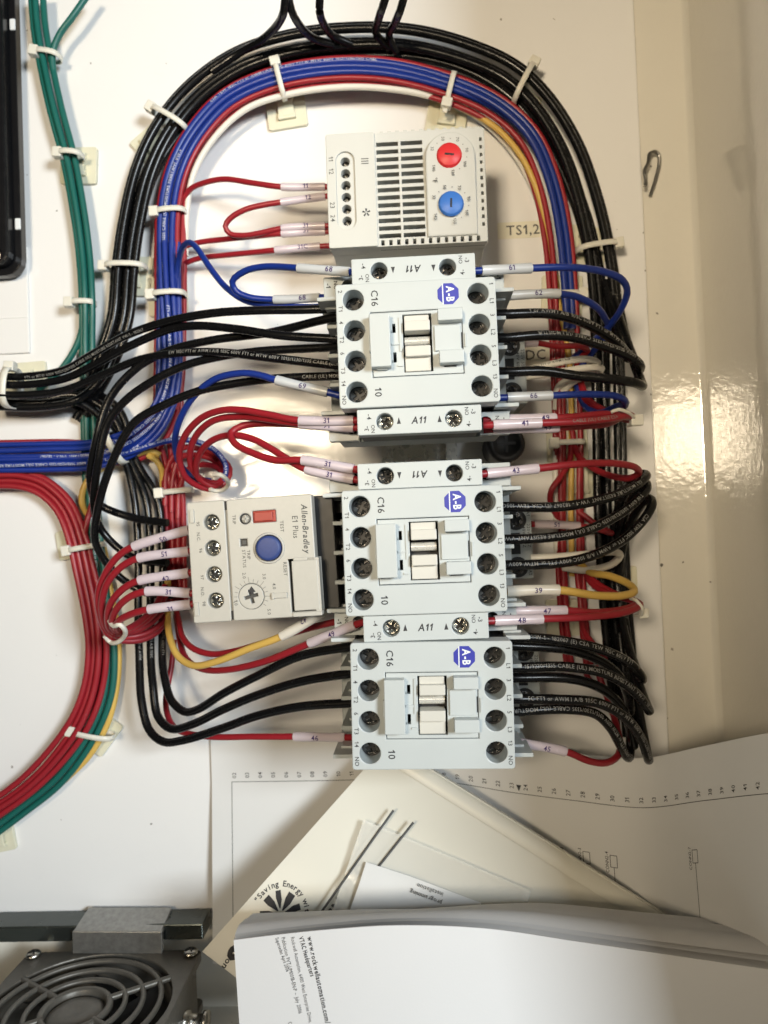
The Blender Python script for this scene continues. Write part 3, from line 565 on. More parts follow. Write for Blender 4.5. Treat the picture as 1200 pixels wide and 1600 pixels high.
# ------------------------------------------------------------------ wires
def near(path, p):
    i = min(range(len(path)), key=lambda k: (path[k]-p).length_squared); return i
def arc(path, i): return sum((b-a).length for a, b in zip(path[:i], path[1:i+1]))
def W(colr, pts, r, label, group=None, sleeves=(), prints=(), raw=False):
    ctrl = pts if raw else [P(*p) for p in pts]
    path = spline(ctrl); o0 = path[0].copy()
    o = MB().tube([v-o0 for v in path], r, 12).build('wire', 'wire_'+colr, loc=o0); tag(o, label, 'wire', group)
    for sl in sleeves:
        a, b, s, m = sl[:4]; frac = sl[4] if len(sl) > 4 else 0.5; roll = sl[5] if len(sl) > 5 else 0; flip = sl[6] if len(sl) > 6 else False
        i, j = near(path, ctrl[a]), near(path, ctrl[b]); seg = path[min(i, j):max(i, j)+1]
        ra = r*1.36; rad = [ra*(1.0+0.03*math.sin(k*0.9)) for k in range(len(seg))]
        so = MB().tube([v-o0 for v in seg], rad, 14).build('marker_sleeve', 'sleeve_'+m, o)
        if s:
            w = len(s)*1.75; tot = arc(path, max(i, j))-arc(path, min(i, j)); s0 = arc(path, min(i, j))+tot*frac + (w/2 if flip else -w/2)
            wrap_text(so, path, s, s0, 2.9, ra*1.03, 'ink_purple', o0, 0.008, roll, flip)
    for s, s0, size, flip, roll, m in prints:
        wrap_text(o, path, s, s0, size, r, m, o0, 0.006, roll, flip, name='printed_text')
    return o
ORD = ['first', 'second', 'third', 'fourth', 'fifth', 'sixth', 'seventh', 'eighth']
def bundle(colrs, pts, offs, r, desc, group, prints=None, wob=0.6, side='from the outside', cut=None):
    ctrl = [P(*p) for p in pts]; base = spline(ctrl, 6.0); n = len(base); outs = []
    for k, of in enumerate(offs):
        lat, dz = of[:2]; lat2, dz2 = (of[2:] if len(of) > 2 else of)
        ph = random.uniform(0, 9); q = []
        for i, p in enumerate(base):
            t = (base[min(i+1, n-1)]-base[max(i-1, 0)]); t.z = 0; t.normalize(); nn = Vector((-t.y, t.x, 0))
            a = i/max(1, n-1)
            f_ = min(1, max(0, (a-0.42)/0.16)); f_ = f_*f_*(3-2*f_)
            q.append(p + nn*(lat+(lat2-lat)*f_ + wob*mnoise.noise((a*3.1+ph, k*3.7, 0.3))*2) + Vector((0, 0, dz+(dz2-dz)*f_ + wob*mnoise.noise((a*2.7+ph, 5.1+k, 2.3)))))
        if cut and cut[k]: q = q[:max(4, int(n*cut[k]))]
        c_ = colrs[k] if isinstance(colrs, (list, tuple)) else colrs
        pr = [prints[k]] if prints and prints[k] else ()
        outs.append(W(c_, q, r[k] if isinstance(r, (list, tuple)) else r, f'{c_} wire {desc}, {ORD[k]} {side}', group, prints=pr, raw=True))
    return outs
RB, RT = 1.9, 1.32
ST = 'CSA TEW 105C FT1 or AWM I A/B 105C 600V FT1 or MTW 600V 1015/1230/1335 CABLE (UL) MOISTURE RESISTANT VW-1 - 182067 (E) CSA TEW 105C 600V FT1 '
PW = lambda s0, size=2.1, flip=False, roll=0.2, k=0, m='wire_print': ((ST[k:]+ST[:k])[:75], s0, size, flip, roll, m)
# --- green bundle down the left
G = 'green earth wires at the left'
bundle('green', [(58, -12, 9), (62, 40, 9), (70, 88, 9), (88, 170, 9), (108, 245, 8), (124, 330, 8), (133, 400, 8), (137, 470, 9), (137, 540, 6), (138, 640, 4), (141, 740, 4), (147, 830, 6), (158, 930, 6), (170, 1010, 6), (166, 1085, 6), (140, 1150, 6), (92, 1215, 6), (30, 1265, 6), (-20, 1302, 6)],
       [(2.6, 0), (-0.4, 1.6), (-2.9, -0.4)], 1.5, 'running down the left side behind the other bundles', G, wob=0.35, prints=[None, PW(245, 1.5, False, 0.6, 9, 'wire_print_light'), None], side='from the right')
W('green', [(140, -12, 12), (112, 28, 12), (92, 56, 11), (82, 86, 10), (95, 165, 7), (115, 245, 6), (130, 340, 6), (139, 420, 7), (134, 475, 8), (124, 530, 6), (100, 572, 5), (60, 610, 4)], 1.5, 'green wire bending in from the top right and leaving under the black trunk', G, prints=[PW(2, 1.6, True, 0.3, 20, 'wire_print_light')])
# --- big black arch
BA = 'black wires of the big arch'
arch = [(120, 640, 6), (160, 570, 8), (185, 500, 9), (193, 420, 9), (203, 350, 9), (222, 270, 9), (252, 205, 9), (300, 145, 9), (370, 95, 10), (450, 68, 11), (540, 56, 11), (640, 58, 11), (730, 80, 10), (800, 112, 9), (850, 160, 9), (893, 230, 9), (921, 310, 9), (938, 385, 9), (948, 470, 9), (951, 560, 9), (953, 680, 8), (955, 820, 8), (962, 950, 8), (972, 1060, 8), (982, 1150, 8)]
bundle('black', arch, [(5.6, -1), (1.9, 1.6), (-1.9, -0.4), (-5.4, 1.0)], RB, 'in the big arch over the thermostat', BA, wob=1.0)
bundle('black', [(118, 655, 4), (165, 575, 5), (190, 500, 6), (199, 420, 6), (210, 345, 6), (236, 262, 6), (288, 188, 6), (365, 126, 7), (460, 94, 8), (560, 82, 8), (660, 86, 8), (745, 112, 7), (812, 158, 6), (862, 225, 6), (902, 310, 6), (925, 390, 6), (938, 480, 6), (942, 600, 6), (944, 760, 6), (950, 900, 6), (960, 1010, 6), (972, 1100, 6)],
       [(1.2, 0), (-2.6, -0.5)], RB, 'on the inner side of the big black arch', BA, wob=1.0)
for k, (pp, lab) in enumerate((([(446, -14, 46), (444, 15, 42), (434, 38, 32), (410, 62, 22), (372, 84, 14), (330, 112, 12)], 'black wire rising from the arch at top, leftmost of five'), ([(449, -14, 44), (455, 15, 40), (470, 42, 30), (490, 60, 20), (520, 70, 14)], 'black wire rising from the arch at top, second of five'), ([(501, -14, 46), (499, 12, 42), (505, 36, 30), (520, 56, 18), (550, 70, 13)], 'black wire rising from the arch at top, middle of five'),
                         ([(606, -14, 46), (598, 10, 42), (591, 32, 30), (588, 54, 18), (610, 76, 12)], 'black wire rising from the arch at top, fourth of five'), ([(634, -14, 46), (626, 14, 42), (617, 36, 30), (608, 58, 18), (620, 82, 12)], 'black wire rising from the arch at top, rightmost of five'))):
    W('black', pp, 1.75, lab, 'black wires rising at the top')
# --- red / blue / white arch
UA = 'coloured wires of the inner arch'
inner = [(262, 640, 8), (263, 560, 9), (264, 470, 10), (264, 400, 10), (266, 330, 10), (278, 270, 10), (305, 215, 10), (355, 160, 10), (425, 127, 11), (510, 111, 12), (600, 112, 12), (690, 133, 11), (770, 168, 10), (822, 215, 9), (852, 280, 9), (870, 360, 9), (879, 450, 9), (884, 560, 8), (888, 680, 8), (890, 820, 7), (896, 960, 7), (905, 1040, 7)]
bundle(['red', 'blue', 'blue', 'red', 'blue', 'red'], inner, [(5.9, -0.6), (3.5, 1.0), (0.7, 1.7), (-3.9, 0.6, -3.4, 0.6), (-1.9, 1.9, 1.6, -1.4), (-5.6, -1.8)], [1.3, 1.5, 1.5, 1.3, 1.45, 1.3], 'in the coloured inner arch around the thermostat', UA, wob=0.45,
       prints=[None, PW(150, 2.0, False, 0.3, 0, 'wire_print_light'), PW(40, 2.0, False, 0.1, 30, 'wire_print_light'), None, None, None], cut=[None, 0.735, 0.735, None, 0.735, None])
W('white', [(290, 400, 7), (292, 330, 8), (303, 270, 10), (336, 214, 11), (385, 170, 12), (440, 150, 12), (520, 137, 13), (600, 138, 12), (680, 153, 9), (750, 186, 5), (806, 245, 4), (842, 320, 4), (858, 420, 5), (866, 540, 6), (868, 640, 6), (868, 760, 6), (870, 880, 5)], 1.4, 'white wire along the inside of the coloured arch', UA)
W('yellow', [(660, 146, 6), (720, 168, 7), (775, 200, 9), (814, 244, 10), (840, 300, 9), (860, 385, 7), (874, 480, 7), (889, 560, 7), (893, 680, 8), (892, 800, 7), (894, 900, 6)], 1.35, 'yellow wire inside the right leg of the coloured arch', UA)
bundle(['blue', 'blue', 'blue'], [(258, 380, 12), (261, 450, 13), (265, 520, 13), (264, 590, 13), (246, 640, 13), (206, 678, 13), (150, 698, 12), (80, 702, 11), (0, 704, 11), (-25, 704, 11)], [(-2.4, 0), (0.3, 1.6), (3.0, 0)], RT, 'turning left in the blue bundle at the left edge', 'blue bundle at left', prints=[None, PW(30, 1.9, False, 0.4, 12, 'wire_print_light'), PW(70, 1.9, False, 0.2, 40, 'wire_print_light')], wob=0.3, side='from below')
bundle(['blue', 'blue', 'blue'], [(270, 380, 10), (272, 470, 11), (274, 560, 11), (268, 620, 12), (246, 668, 12), (206, 702, 12), (150, 720, 12), (80, 724, 11), (0, 726, 11), (-25, 726, 11)], [(-2.2, 0.2), (0.4, 1.2), (2.6, 0.4)], RT, 'turning left in the lower half of the blue bundle', 'blue bundle at left', prints=[None, PW(100, 1.9, False, 0.4, 25, 'wire_print_light'), None], wob=0.3, side='from below')
W('red', [(246, 330, 8), (245, 420, 8), (247, 520, 8), (250, 600, 7), (230, 660, 6), (170, 690, 6), (90, 690, 7), (-20, 692, 8)], RT, 'red wire along the outer side of the blue bundle at left', 'blue bundle at left')
W('red', [(287, 330, 8), (288, 420, 8), (287, 520, 8), (284, 600, 7), (272, 660, 6), (240, 706, 7), (180, 724, 7), (100, 712, 7), (-20, 712, 8)], RT, 'red wire along the inner side of the blue bundle at left', 'blue bundle at left')
# --- red bundle lower left
bundle(['red']*5, [(-20, 752, 8), (20, 750, 8), (62, 760, 8), (98, 792, 8), (118, 840, 9), (130, 890, 9), (143, 950, 9), (150, 1010, 9), (144, 1070, 9), (124, 1125, 10), (85, 1180, 10), (40, 1225, 10), (-20, 1268, 10)], [(4.8, 0), (2.2, 1.6), (-0.4, 0), (-2.8, 1.2), (0.8, -2)], 1.45, 'sweeping down through the lower left red bundle', 'red bundle at lower left', wob=0.5, side='from the right')
W('red', [(138, 742, 6), (145, 780, 7), (136, 815, 9), (131, 850, 9), (136, 900, 8), (152, 980, 7), (152, 1040, 7)], 1.4, 'red wire crossing from the yellow wire into the lower red bundle', 'red bundle at lower left')
W('yellow', [(250, 712, 8), (236, 705, 9), (200, 715, 7), (150, 738, 6), (132, 760, 7), (128, 785, 7), (140, 810, 5), (160, 850, 4), (172, 920, 4), (184, 990, 4), (184, 1060, 4), (170, 1125, 5), (140, 1180, 5), (100, 1220, 4)], 1.5, 'yellow wire running down beside the lower green wires')
W('yellow', [(232, 712, 9), (244, 720, 10), (252, 732, 9), (254, 760, 6)], 1.4, 'short yellow wire end by the red wires above the relay')
# --- black trunk at left and the contactor wires
T = 'black wires from the left trunk'
def ps(s0, flip=False, roll=0.1, k=0, size=2.1): return [PW(s0, size, flip, roll, k)]
W('black', [(-25, 588, 22), (40, 588, 22), (100, 578, 25), (140, 556, 30), (198, 524, 38), (266, 501, 46), (335, 489, 52), (403, 485, 57), (470, 484, 60), (535, 482, 62)], 1.75, 'black wire from the trunk to the top terminal of the top contactor', T, prints=ps(20, k=40, size=1.7, roll=-0.5))
W('black', [(-25, 600, 24), (40, 601, 24), (100, 592, 26), (140, 574, 30), (198, 543, 37), (267, 514, 44), (308, 509, 48), (369, 514, 53), (437, 524, 58), (535, 530, 62)], 1.75, 'black wire from the trunk to the second terminal of the top contactor', T)
W('black', [(-25, 616, 26), (40, 617, 26), (100, 610, 27), (164, 584, 31), (215, 563, 36), (267, 553, 42), (335, 550, 50), (437, 561, 58), (535, 572, 62)], 1.75, 'black wire from the trunk to the third terminal of the top contactor', T, prints=ps(95, k=5, size=1.9))
W('black', [(535, 495, 60), (509, 499, 58), (420, 520, 50), (335, 531, 45), (267, 547, 40), (215, 574, 36), (172, 622, 34), (150, 690, 33), (141, 750, 28), (152, 785, 22), (200, 807, 20), (262, 817, 24)], 1.75, 'black wire dropping from the top terminal down to the relay, leftmost', T)
W('black', [(535, 541, 60), (509, 543, 58), (403, 549, 52), (335, 559, 47), (290, 571, 44), (250, 589, 42), (198, 624, 38), (168, 662, 36), (154, 720, 34), (147, 790, 28), (160, 830, 22), (205, 870, 20), (262, 880, 24)], 1.75, 'black wire dropping from the second terminal down to the relay', T)
W('black', [(540, 587, 62), (437, 591, 57), (369, 599, 53), (307, 612, 50), (250, 636, 47), (208, 662, 44), (172, 730, 40), (152, 800, 34), (150, 850, 24), (180, 895, 18), (225, 925, 16), (268, 930, 20)], 1.75, 'black printed wire dropping from the third terminal across the blue bundle', T, prints=[(ST[70:145], 18, 1.9, True, 0.15, 'wire_print')])
W('black', [(-25, 634, 16), (60, 636, 16), (120, 625, 16), (160, 590, 14), (190, 520, 10)], 1.9, 'black wire from the arch into the bottom of the trunk', T)
for k, (x0, lab) in enumerate(((0, 'left'), (17, 'middle'), (34, 'right'))):
    y0 = 612+9*k
    W('black', [(-25, 628-4*k, 18-3*k), (60, 630-4*k, 16-3*k), (120, 628-10*k, 12-2*k), (165+9*k, 660-12*k, 8), (196+9*k, 722, 8), (210+18*k, 780, 9), (216+19*k, 860, 10), (216+19*k, 960, 14), (218+18*k, 1035, 20), ((221, 1093, 26), (239, 1070, 24), (258, 1062, 24))[k], ((233, 1140, 30), (247, 1120, 28), (267, 1093, 28))[k], ((255, 1159, 34), (268, 1139, 32), (288, 1112, 32))[k], ((285, 1157, 38), (300, 1132, 36), (308, 1109, 36))[k],
                ((350, 1137, 45), (350, 1108, 44), (350, 1083, 42))[k], ((400, 1119, 50), (400, 1087, 49), (400, 1057, 48))[k], ((470, 1104, 57), (470, 1065, 56), (470, 1025, 56))[k], ((555, 1098, 62), (555, 1051, 62), (555, 1009, 62))[k]], 1.8,
      ('black wire looping to the third', 'black wire looping to the second', 'black wire looping to the first')[k] + ' terminal of the lowest contactor', 'black wires to the lowest contactor', prints=[(ST[10*k:10*k+24], 150+8*k, 1.6, False, 0.6, 'wire_print')])
# --- thermostat wires
W('red', [(284, 318, 8), (296, 297, 11), (318, 286, 15), (350, 280, 19), (395, 286, 24), (440, 292, 27), (508, 292, 27), (520, 292, 27)], 1.25, 'red wire to thermostat terminal 11, curving up from the arch', sleeves=[(5, 6, '11', 'pink', 0.6)])
W('red', [(520, 306, 27), (508, 307, 27), (439, 316, 27), (408, 321, 26), (382, 328, 25), (359, 342, 23), (352, 354, 22), (359, 365, 21), (380, 368, 22), (408, 364, 24), (440, 357, 26), (508, 353, 27), (520, 353, 27)], 1.25, 'red jumper wire looping back to the left of the thermostat', sleeves=[(1, 2, '12', 'pink', 0.35, 0, True), (10, 11, '31', 'pink', 0.6)])
W('red', [(284, 386, 8), (310, 379, 10), (350, 374, 15), (400, 369, 21), (440, 365, 25), (508, 362, 25), (520, 362, 25)], 1.25, 'red wire with doubled sleeve going to the thermostat middle terminals', sleeves=[(4, 5, '31', 'pink', 0.6, 0.2)])
W('red', [(282, 414, 7), (310, 404, 11), (350, 399, 16), (400, 394, 22), (430, 391, 25), (500, 385, 26), (520, 384, 26)], 1.25, 'red wire to thermostat terminal 24, lowest of the four', sleeves=[(4, 5, '31C', 'pink', 0.65)])
# --- blue wires left of the top contactor
W('blue', [(556, 426, 76), (547, 425, 75), (466, 419, 70), (440, 417, 66), (410, 417, 62), (382, 424, 58), (363, 440, 54), (368, 454, 52), (388, 464, 52), (428, 468, 53), (500, 465, 56), (530, 463, 58)], 1.32, 'blue jumper wire looping between the upper left terminals', sleeves=[(1, 2, '68', 'grey', 0.36, 0, True), (9, 10, '68', 'grey', 0.66)])
W('blue', [(270, 500, 9), (276, 440, 11), (281, 400, 16), (288, 383, 22), (297, 379, 27), (308, 388, 31), (328, 418, 36), (352, 448, 41), (382, 469, 46), (420, 477, 50), (480, 480, 54), (530, 478, 58)], 1.32, 'blue wire arching out of the bundle to the top contactor')
W('blue', [(545, 622, 66), (512, 613, 66), (432, 594, 64), (405, 586, 62), (380, 583, 60), (337, 592, 55), (304, 618, 48), (285, 647, 42), (275, 675, 36), (274, 701, 30), (281, 724, 24), (300, 746, 20), (330, 752, 18)], 1.4, 'blue wire with sleeve 69 looping down beside the red loops', sleeves=[(1, 2, '69', 'grey', 0.45, 0, True)])
W('blue', [(170, 716, 14), (200, 708, 15), (240, 695, 16), (275, 687, 16), (310, 691, 16), (338, 706, 17), (353, 728, 18), (350, 752, 18)], 1.3, 'blue wire branching right from the blue bundle to the red coil', prints=[PW(2, 1.6, False, 0.3, 8, 'wire_print_light')])
# --- red coil wires
W('red', [(570, 656, 76), (553, 657, 75), (468, 657, 72), (420, 648, 68), (380, 641, 64), (348, 641, 60), (315, 653, 54), (289, 681, 46), (280, 712, 38), (289, 744, 30), (309, 759, 24), (332, 764, 20), (354, 752, 17), (359, 733, 15), (345, 716, 13), (320, 704, 11), (285, 700, 9), (262, 730, 8), (258, 790, 8)], 1.4, 'red wire of the coil beside the blue loop, outermost turn', 'red wires of the coil', sleeves=[(1, 2, '31', 'pink', 0.45, 0, True)])
W('red', [(570, 668, 74), (553, 668, 73), (468, 662, 70), (420, 655, 66), (380, 651, 60), (337, 656, 54), (309, 677, 46), (297, 707, 38), (301, 734, 30), (320, 752, 23), (342, 754, 19), (352, 740, 16), (342, 724, 12), (315, 712, 10), (282, 715, 8), (270, 750, 8), (268, 800, 8)], 1.4, 'red wire of the coil beside the blue loop, middle turn', 'red wires of the coil', sleeves=[(1, 2, '91', 'pink', 0.45, 0, True)])
W('red', [(570, 735, 76), (553, 733, 75), (472, 719, 72), (430, 719, 68), (395, 708, 64), (366, 692, 60), (361, 676, 57), (377, 666, 56), (400, 662, 57), (440, 662, 60), (470, 664, 64), (520, 668, 66)], 1.4, 'red jumper looping between the two middle auxiliary blocks', sleeves=[(1, 2, '31', 'pink', 0.45, 0, True)])
W('red', [(570, 752, 74), (553, 749, 73), (478, 733, 70), (450, 718, 67), (425, 702, 63), (395, 686, 59), (360, 680, 54), (332, 688, 48), (313, 707, 40), (306, 731, 32), (311, 748, 26), (334, 760, 22), (348, 752, 18), (344, 734, 14), (318, 726, 11), (292, 735, 9), (280, 770, 8), (278, 810, 8)], 1.4, 'red wire of the coil beside the blue loop, innermost turn', 'red wires of the coil', sleeves=[(1, 2, '31', 'pink', 0.45, 0, True)])
for k in range(4):
    W('red', [(236+14*k, 700-6*k, 6), (250+10*k, 728, 7), (258+9*k, 768, 7), (260+9*k, 815, 6), (264+8*k, 900, 6), (270+7*k, 950, 7)], 1.35, f'red wire passing down behind the overload relay, {ORD[k]} from the left', 'red wires behind the relay')
# --- relay wires
H_ = 'red wires hooked into the overload relay'
rel = [([(310, 826, 66), (296, 828, 66), (209, 854, 62), (188, 866, 60), (168, 890, 57), (154, 927, 52), (157, 963, 46), (168, 990, 40), (184, 1000, 34), (219, 1000, 28), (247, 986, 22), (262, 962, 16)], '50'),
       ([(310, 858, 66), (296, 861, 66), (217, 872, 63), (192, 884, 61), (170, 907, 58), (160, 936, 53), (161, 965, 47), (172, 988, 41), (190, 995, 34), (221, 992, 29), (249, 977, 23), (264, 950, 16)], '51'),
       ([(310, 893, 66), (296, 895, 66), (218, 907, 63), (195, 918, 61), (175, 939, 57), (168, 963, 51), (173, 984, 44), (190, 990, 38), (216, 984, 33), (244, 966, 26), (264, 935, 18)], '42'),
       ([(312, 928, 66), (298, 927, 66), (229, 924, 64), (204, 932, 62), (184, 949, 58), (175, 970, 52), (180, 985, 46), (196, 988, 40), (218, 977, 35), (242, 957, 28), (262, 925, 20)], '31'),
       ([(312, 942, 65), (299, 944, 65), (233, 952, 63), (204, 960, 60), (186, 970, 56), (181, 981, 50), (190, 986, 45), (205, 980, 40), (224, 967, 34), (244, 945, 27), (258, 915, 20)], '31')]
for k, (pp, s) in enumerate(rel):
    W('red', pp, 1.42, ('red wire with sleeve 50, uppermost of the five at the relay', 'red wire with sleeve 51 at the left of the relay', 'red wire with sleeve 42, third of the five at the relay', 'red wire with sleeve 31 just above the lowest relay wire', 'red wire with the lowest sleeve on the left of the relay')[k], H_, sleeves=[(1, 2, s, 'pink', 0.42, 0.55 if k in (0, 2) else (0.45 if k == 4 else 0.0), True)])
W('yellow', [(262, 900, 14), (262, 968, 20), (266, 998, 26), (278, 1025, 32), (303, 1040, 38), (340, 1033, 44), (390, 1013, 50), (440, 994, 55), (510, 952, 60), (535, 930, 58), (560, 905, 52)], 1.5, 'yellow wire curving below the overload relay', sleeves=[(7, 8, '42', 'cream', 0.55, 0.6, True)])
W('red', [(272, 940, 10), (279, 970, 14), (284, 993, 18), (300, 1012, 24), (330, 1022, 30), (365, 1018, 36), (410, 1005, 42), (470, 985, 46), (530, 970, 50)], 1.4, 'red wire curving below the relay behind the yellow wire')
W('red', [(275, 960, 8), (281, 1000, 14), (290, 1028, 22), (315, 1045, 32), (352, 1047, 42), (415, 1033, 52), (484, 1005, 62), (556, 976, 72), (575, 970, 74)], 1.4, 'red wire with sleeve 49 below the yellow wire', sleeves=[(6, 7, '49', 'pink', 0.55, 0.1, False)])
W('red', [(272, 1000, 8), (268, 1040, 12), (259, 1100, 18), (272, 1136, 26), (317, 1150, 36), (400, 1151, 46), (460, 1151, 52), (540, 1152, 58), (560, 1152, 60)], 1.32, 'red wire with sleeve 46 running below the black loops', sleeves=[(6, 7, '46', 'pink', 0.45)])
# --- right side, top contactor
W('blue', [(735, 424, 76), (752, 423, 75), (830, 419, 70), (895, 418, 66), (945, 425, 60), (973, 438, 54), (980, 458, 47), (970, 484, 40), (953, 508, 30), (925, 535, 18), (895, 560, 10)], 1.4, 'blue wire with sleeve 61 looping over the right bundle', sleeves=[(1, 2, '61', 'grey', 0.6)])
W('blue', [(775, 463, 56), (790, 462, 55), (874, 459, 52), (905, 465, 48), (932, 480, 42), (945, 497, 34), (950, 515, 24), (930, 545, 14), (900, 580, 9)], 1.4, 'blue wire with sleeve 62 right of the top contactor', sleeves=[(1, 2, '62', 'grey', 0.6)])
K = 'black wires looping to the right trunk'
kb = lambda pts, lab, k, flip, s0=8, roll=0.35: W('black', pts, 1.95, lab, K, prints=[(ST[k:k+62], s0, 2.15, flip, roll, 'wire_print')])
kb([(770, 491, 62), (791, 491, 62), (853, 490, 59), (895, 498, 56), (932, 514, 52), (958, 531, 48), (977, 550, 42), (982, 560, 36), (974, 545, 26), (958, 495, 14), (945, 440, 9)], 'black wire right of the top contactor, uppermost, printed AWM', 15, False, 14)
kb([(770, 528, 62), (791, 528, 62), (843, 524, 60), (895, 527, 57), (947, 542, 54), (982, 556, 50), (999, 569, 45), (1000, 577, 39), (992, 565, 31), (975, 520, 20), (958, 465, 11)], 'black wire right of the top contactor, second down', 27, True, 88)
W('black', [(770, 581, 62), (800, 581, 62), (850, 580, 60), (900, 587, 58), (960, 593, 55), (992, 598, 51), (1003, 603, 45), (1003, 600, 38), (992, 570, 28), (976, 520, 16), (966, 470, 11)], 1.95, 'unprinted black wire right of the top contactor, third down', K)
W('blue', [(775, 622, 64), (792, 621, 63), (862, 618, 60), (916, 616, 57), (957, 618, 52), (976, 625, 46), (977, 633, 40), (966, 634, 34), (935, 645, 22), (912, 632, 13), (900, 600, 9)], 1.4, 'blue wire with sleeve 66 at the lowest terminal of the top contactor', sleeves=[(1, 2, '66', 'grey', 0.58)])
W('white', [(800, 583, 30), (840, 574, 31), (875, 566, 32), (915, 561, 31), (934, 567, 28), (925, 577, 22), (895, 590, 14), (872, 605, 9), (868, 640, 7)], 1.5, 'white wire loop right of the top contactor, upper strand', 'white wire loops', prints=[((ST)[8:30], 9, 1.4, False, 0.3, 'ink_grey')])
W('white', [(800, 592, 30), (840, 586, 32), (880, 580, 32), (925, 574, 30), (940, 576, 26), (932, 583, 20), (900, 594, 13), (878, 612, 9)], 1.5, 'white wire loop right of the top contactor, lower strand', 'white wire loops')
W('red', [(800, 537, 26), (840, 536, 26), (870, 541, 24), (905, 541, 22), (918, 548, 17), (904, 562, 11), (898, 600, 8)], 1.35, 'red wire with plain sleeve behind the second black wire', sleeves=[(0, 1, '', 'pink')])
R4 = 'red wires tied at the right'
for k, (y, z, s) in enumerate(((656, 66, '49'), (664, 75, '41'), (671, 68, '49'))):
    W('red', [(755, y+1, z), (770, y, z), ((868, 845, 872)[k], y-3, z-3), (900, y-5, z-6), (948, y-9, z-11), (980, 652-2*k, z-18), (992, 655, z-26), (980, 656, z-34), (945, 642, 24-2*k), (918, 622+6*k, 14), (905, 590, 9)], 1.42, ('red wire in the tied group at right, its sleeve behind 41', 'red wire with sleeve 41 at the right', 'red wire lowest in the tied group at right')[k], R4, sleeves=[(1, 2, s, 'pink', 0.66 if k == 1 else 0.82, 0.0)], prints=[('CABLE (UL) CABLE CSA', 34, 1.8, False, 0.2, 'wire_print')] if k == 1 else ())
W('red', [(745, 742, 76), (760, 740, 75), (840, 732, 70), (903, 725, 65), (960, 724, 58), (992, 730, 50), (998, 739, 43), (985, 747, 37), (953, 743, 28), (920, 727, 18), (900, 705, 10), (893, 670, 8)], 1.42, 'red wire with sleeve 43 right of the middle contactor', sleeves=[(1, 2, '43', 'pink', 0.55)])
W('red', [(893, 690, 8), (890, 720, 10), (876, 745, 13), (862, 765, 14), (860, 785, 10), (872, 810, 6)], 1.35, 'red wire bowing out of the right vertical bundle')
kb([(770, 793, 62), (787, 792, 62), (870, 792, 59), (920, 785, 56), (967, 772, 50), (997, 756, 44), (1010, 743, 37), (1002, 742, 30), (980, 765, 22), (962, 810, 12), (956, 870, 9)], 'black wire right of the middle contactor, uppermost, curving up', 78, True, 66, 0.2)
kb([(770, 843, 62), (793, 843, 62), (853, 840, 59), (907, 832, 56), (953, 812, 51), (987, 789, 45), (1010, 764, 38), (1008, 755, 32), (990, 775, 24), (968, 830, 13), (960, 890, 9)], 'black wire right of the middle contactor, second down', 48, True, 70, 0.2)
kb([(770, 883, 62), (790, 883, 62), (870, 880, 60), (920, 870, 57), (970, 846, 51), (1005, 813, 45), (1019, 788, 39), (1014, 779, 33), (996, 797, 25), (974, 850, 14), (965, 910, 9)], 'black wire right of the middle contactor, third down', 0, True, 72, 0.2)
W('red', [(800, 820, 28), (835, 819, 28), (905, 822, 26), (935, 827, 22), (955, 833, 17), (935, 822, 12), (905, 800, 8)], 1.35, 'red wire with sleeve 51 behind the black wires at right', sleeves=[(1, 2, '51', 'pink', 0.5)])
W('white', [(830, 872, 34), (870, 870, 36), (920, 866, 36), (958, 862, 33), (969, 868, 28), (955, 882, 22), (915, 891, 15), (880, 887, 9)], 1.6, 'white wire loop right of the middle contactor', 'white wire loops')
W('yellow', [(775, 925, 62), (792, 924, 62), (873, 922, 60), (927, 930, 56), (970, 931, 50), (991, 924, 43), (983, 913, 36), (953, 900, 26), (920, 893, 16), (898, 870, 9)], 1.6, 'yellow wire with sleeve 39 right of the middle contactor', sleeves=[(1, 2, '39', 'cream', 0.6)])
W('red', [(790, 956, 66), (805, 955, 66), (884, 954, 62), (930, 957, 57), (975, 952, 50), (995, 943, 42), (990, 938, 36), (955, 925, 24), (920, 900, 14), (905, 870, 9)], 1.42, 'red wire with sleeve 47 at the right of the middle contactor', sleeves=[(1, 2, '47', 'pink', 0.6)])
W('red', [(755, 971, 76), (772, 970, 75), (847, 967, 71), (920, 964, 64), (975, 957, 56), (1000, 946, 47), (994, 940, 40), (960, 930, 28), (925, 912, 16), (908, 880, 9)], 1.42, 'red wire with sleeve 48 above the lowest contactor', sleeves=[(1, 2, '48', 'pink', 0.55)])
W('red', [(900, 880, 8), (908, 950, 9), (912, 985, 13), (930, 1010, 18), (945, 1030, 16), (925, 1010, 10), (915, 1050, 9), (930, 1075, 9)], 1.35, 'red wire crossing behind the black wires at lower right')
kb([(780, 994, 64), (797, 995, 64), (870, 1000, 61), (937, 1014, 57), (980, 1034, 51), (1001, 1055, 44), (1003, 1062, 38), (992, 1040, 28), (975, 985, 15), (962, 900, 9)], 'black wire right of the lowest contactor, uppermost, printed 182067', 98, False, 8)
W('black', [(780, 1008, 60), (800, 1009, 60), (887, 1015, 56), (937, 1032, 51), (967, 1056, 45), (982, 1090, 36), (984, 1115, 28), (978, 1080, 18), (968, 990, 10)], 1.95, 'unprinted black wire just under the uppermost at the lowest contactor', K)
kb([(785, 1043, 64), (810, 1043, 64), (887, 1042, 61), (947, 1053, 57), (987, 1077, 52), (1011, 1105, 46), (1014, 1110, 40), (1004, 1085, 30), (985, 1020, 17), (970, 930, 10)], 'black wire printed AWM at the second terminal of the lowest contactor', 58, False, 8)
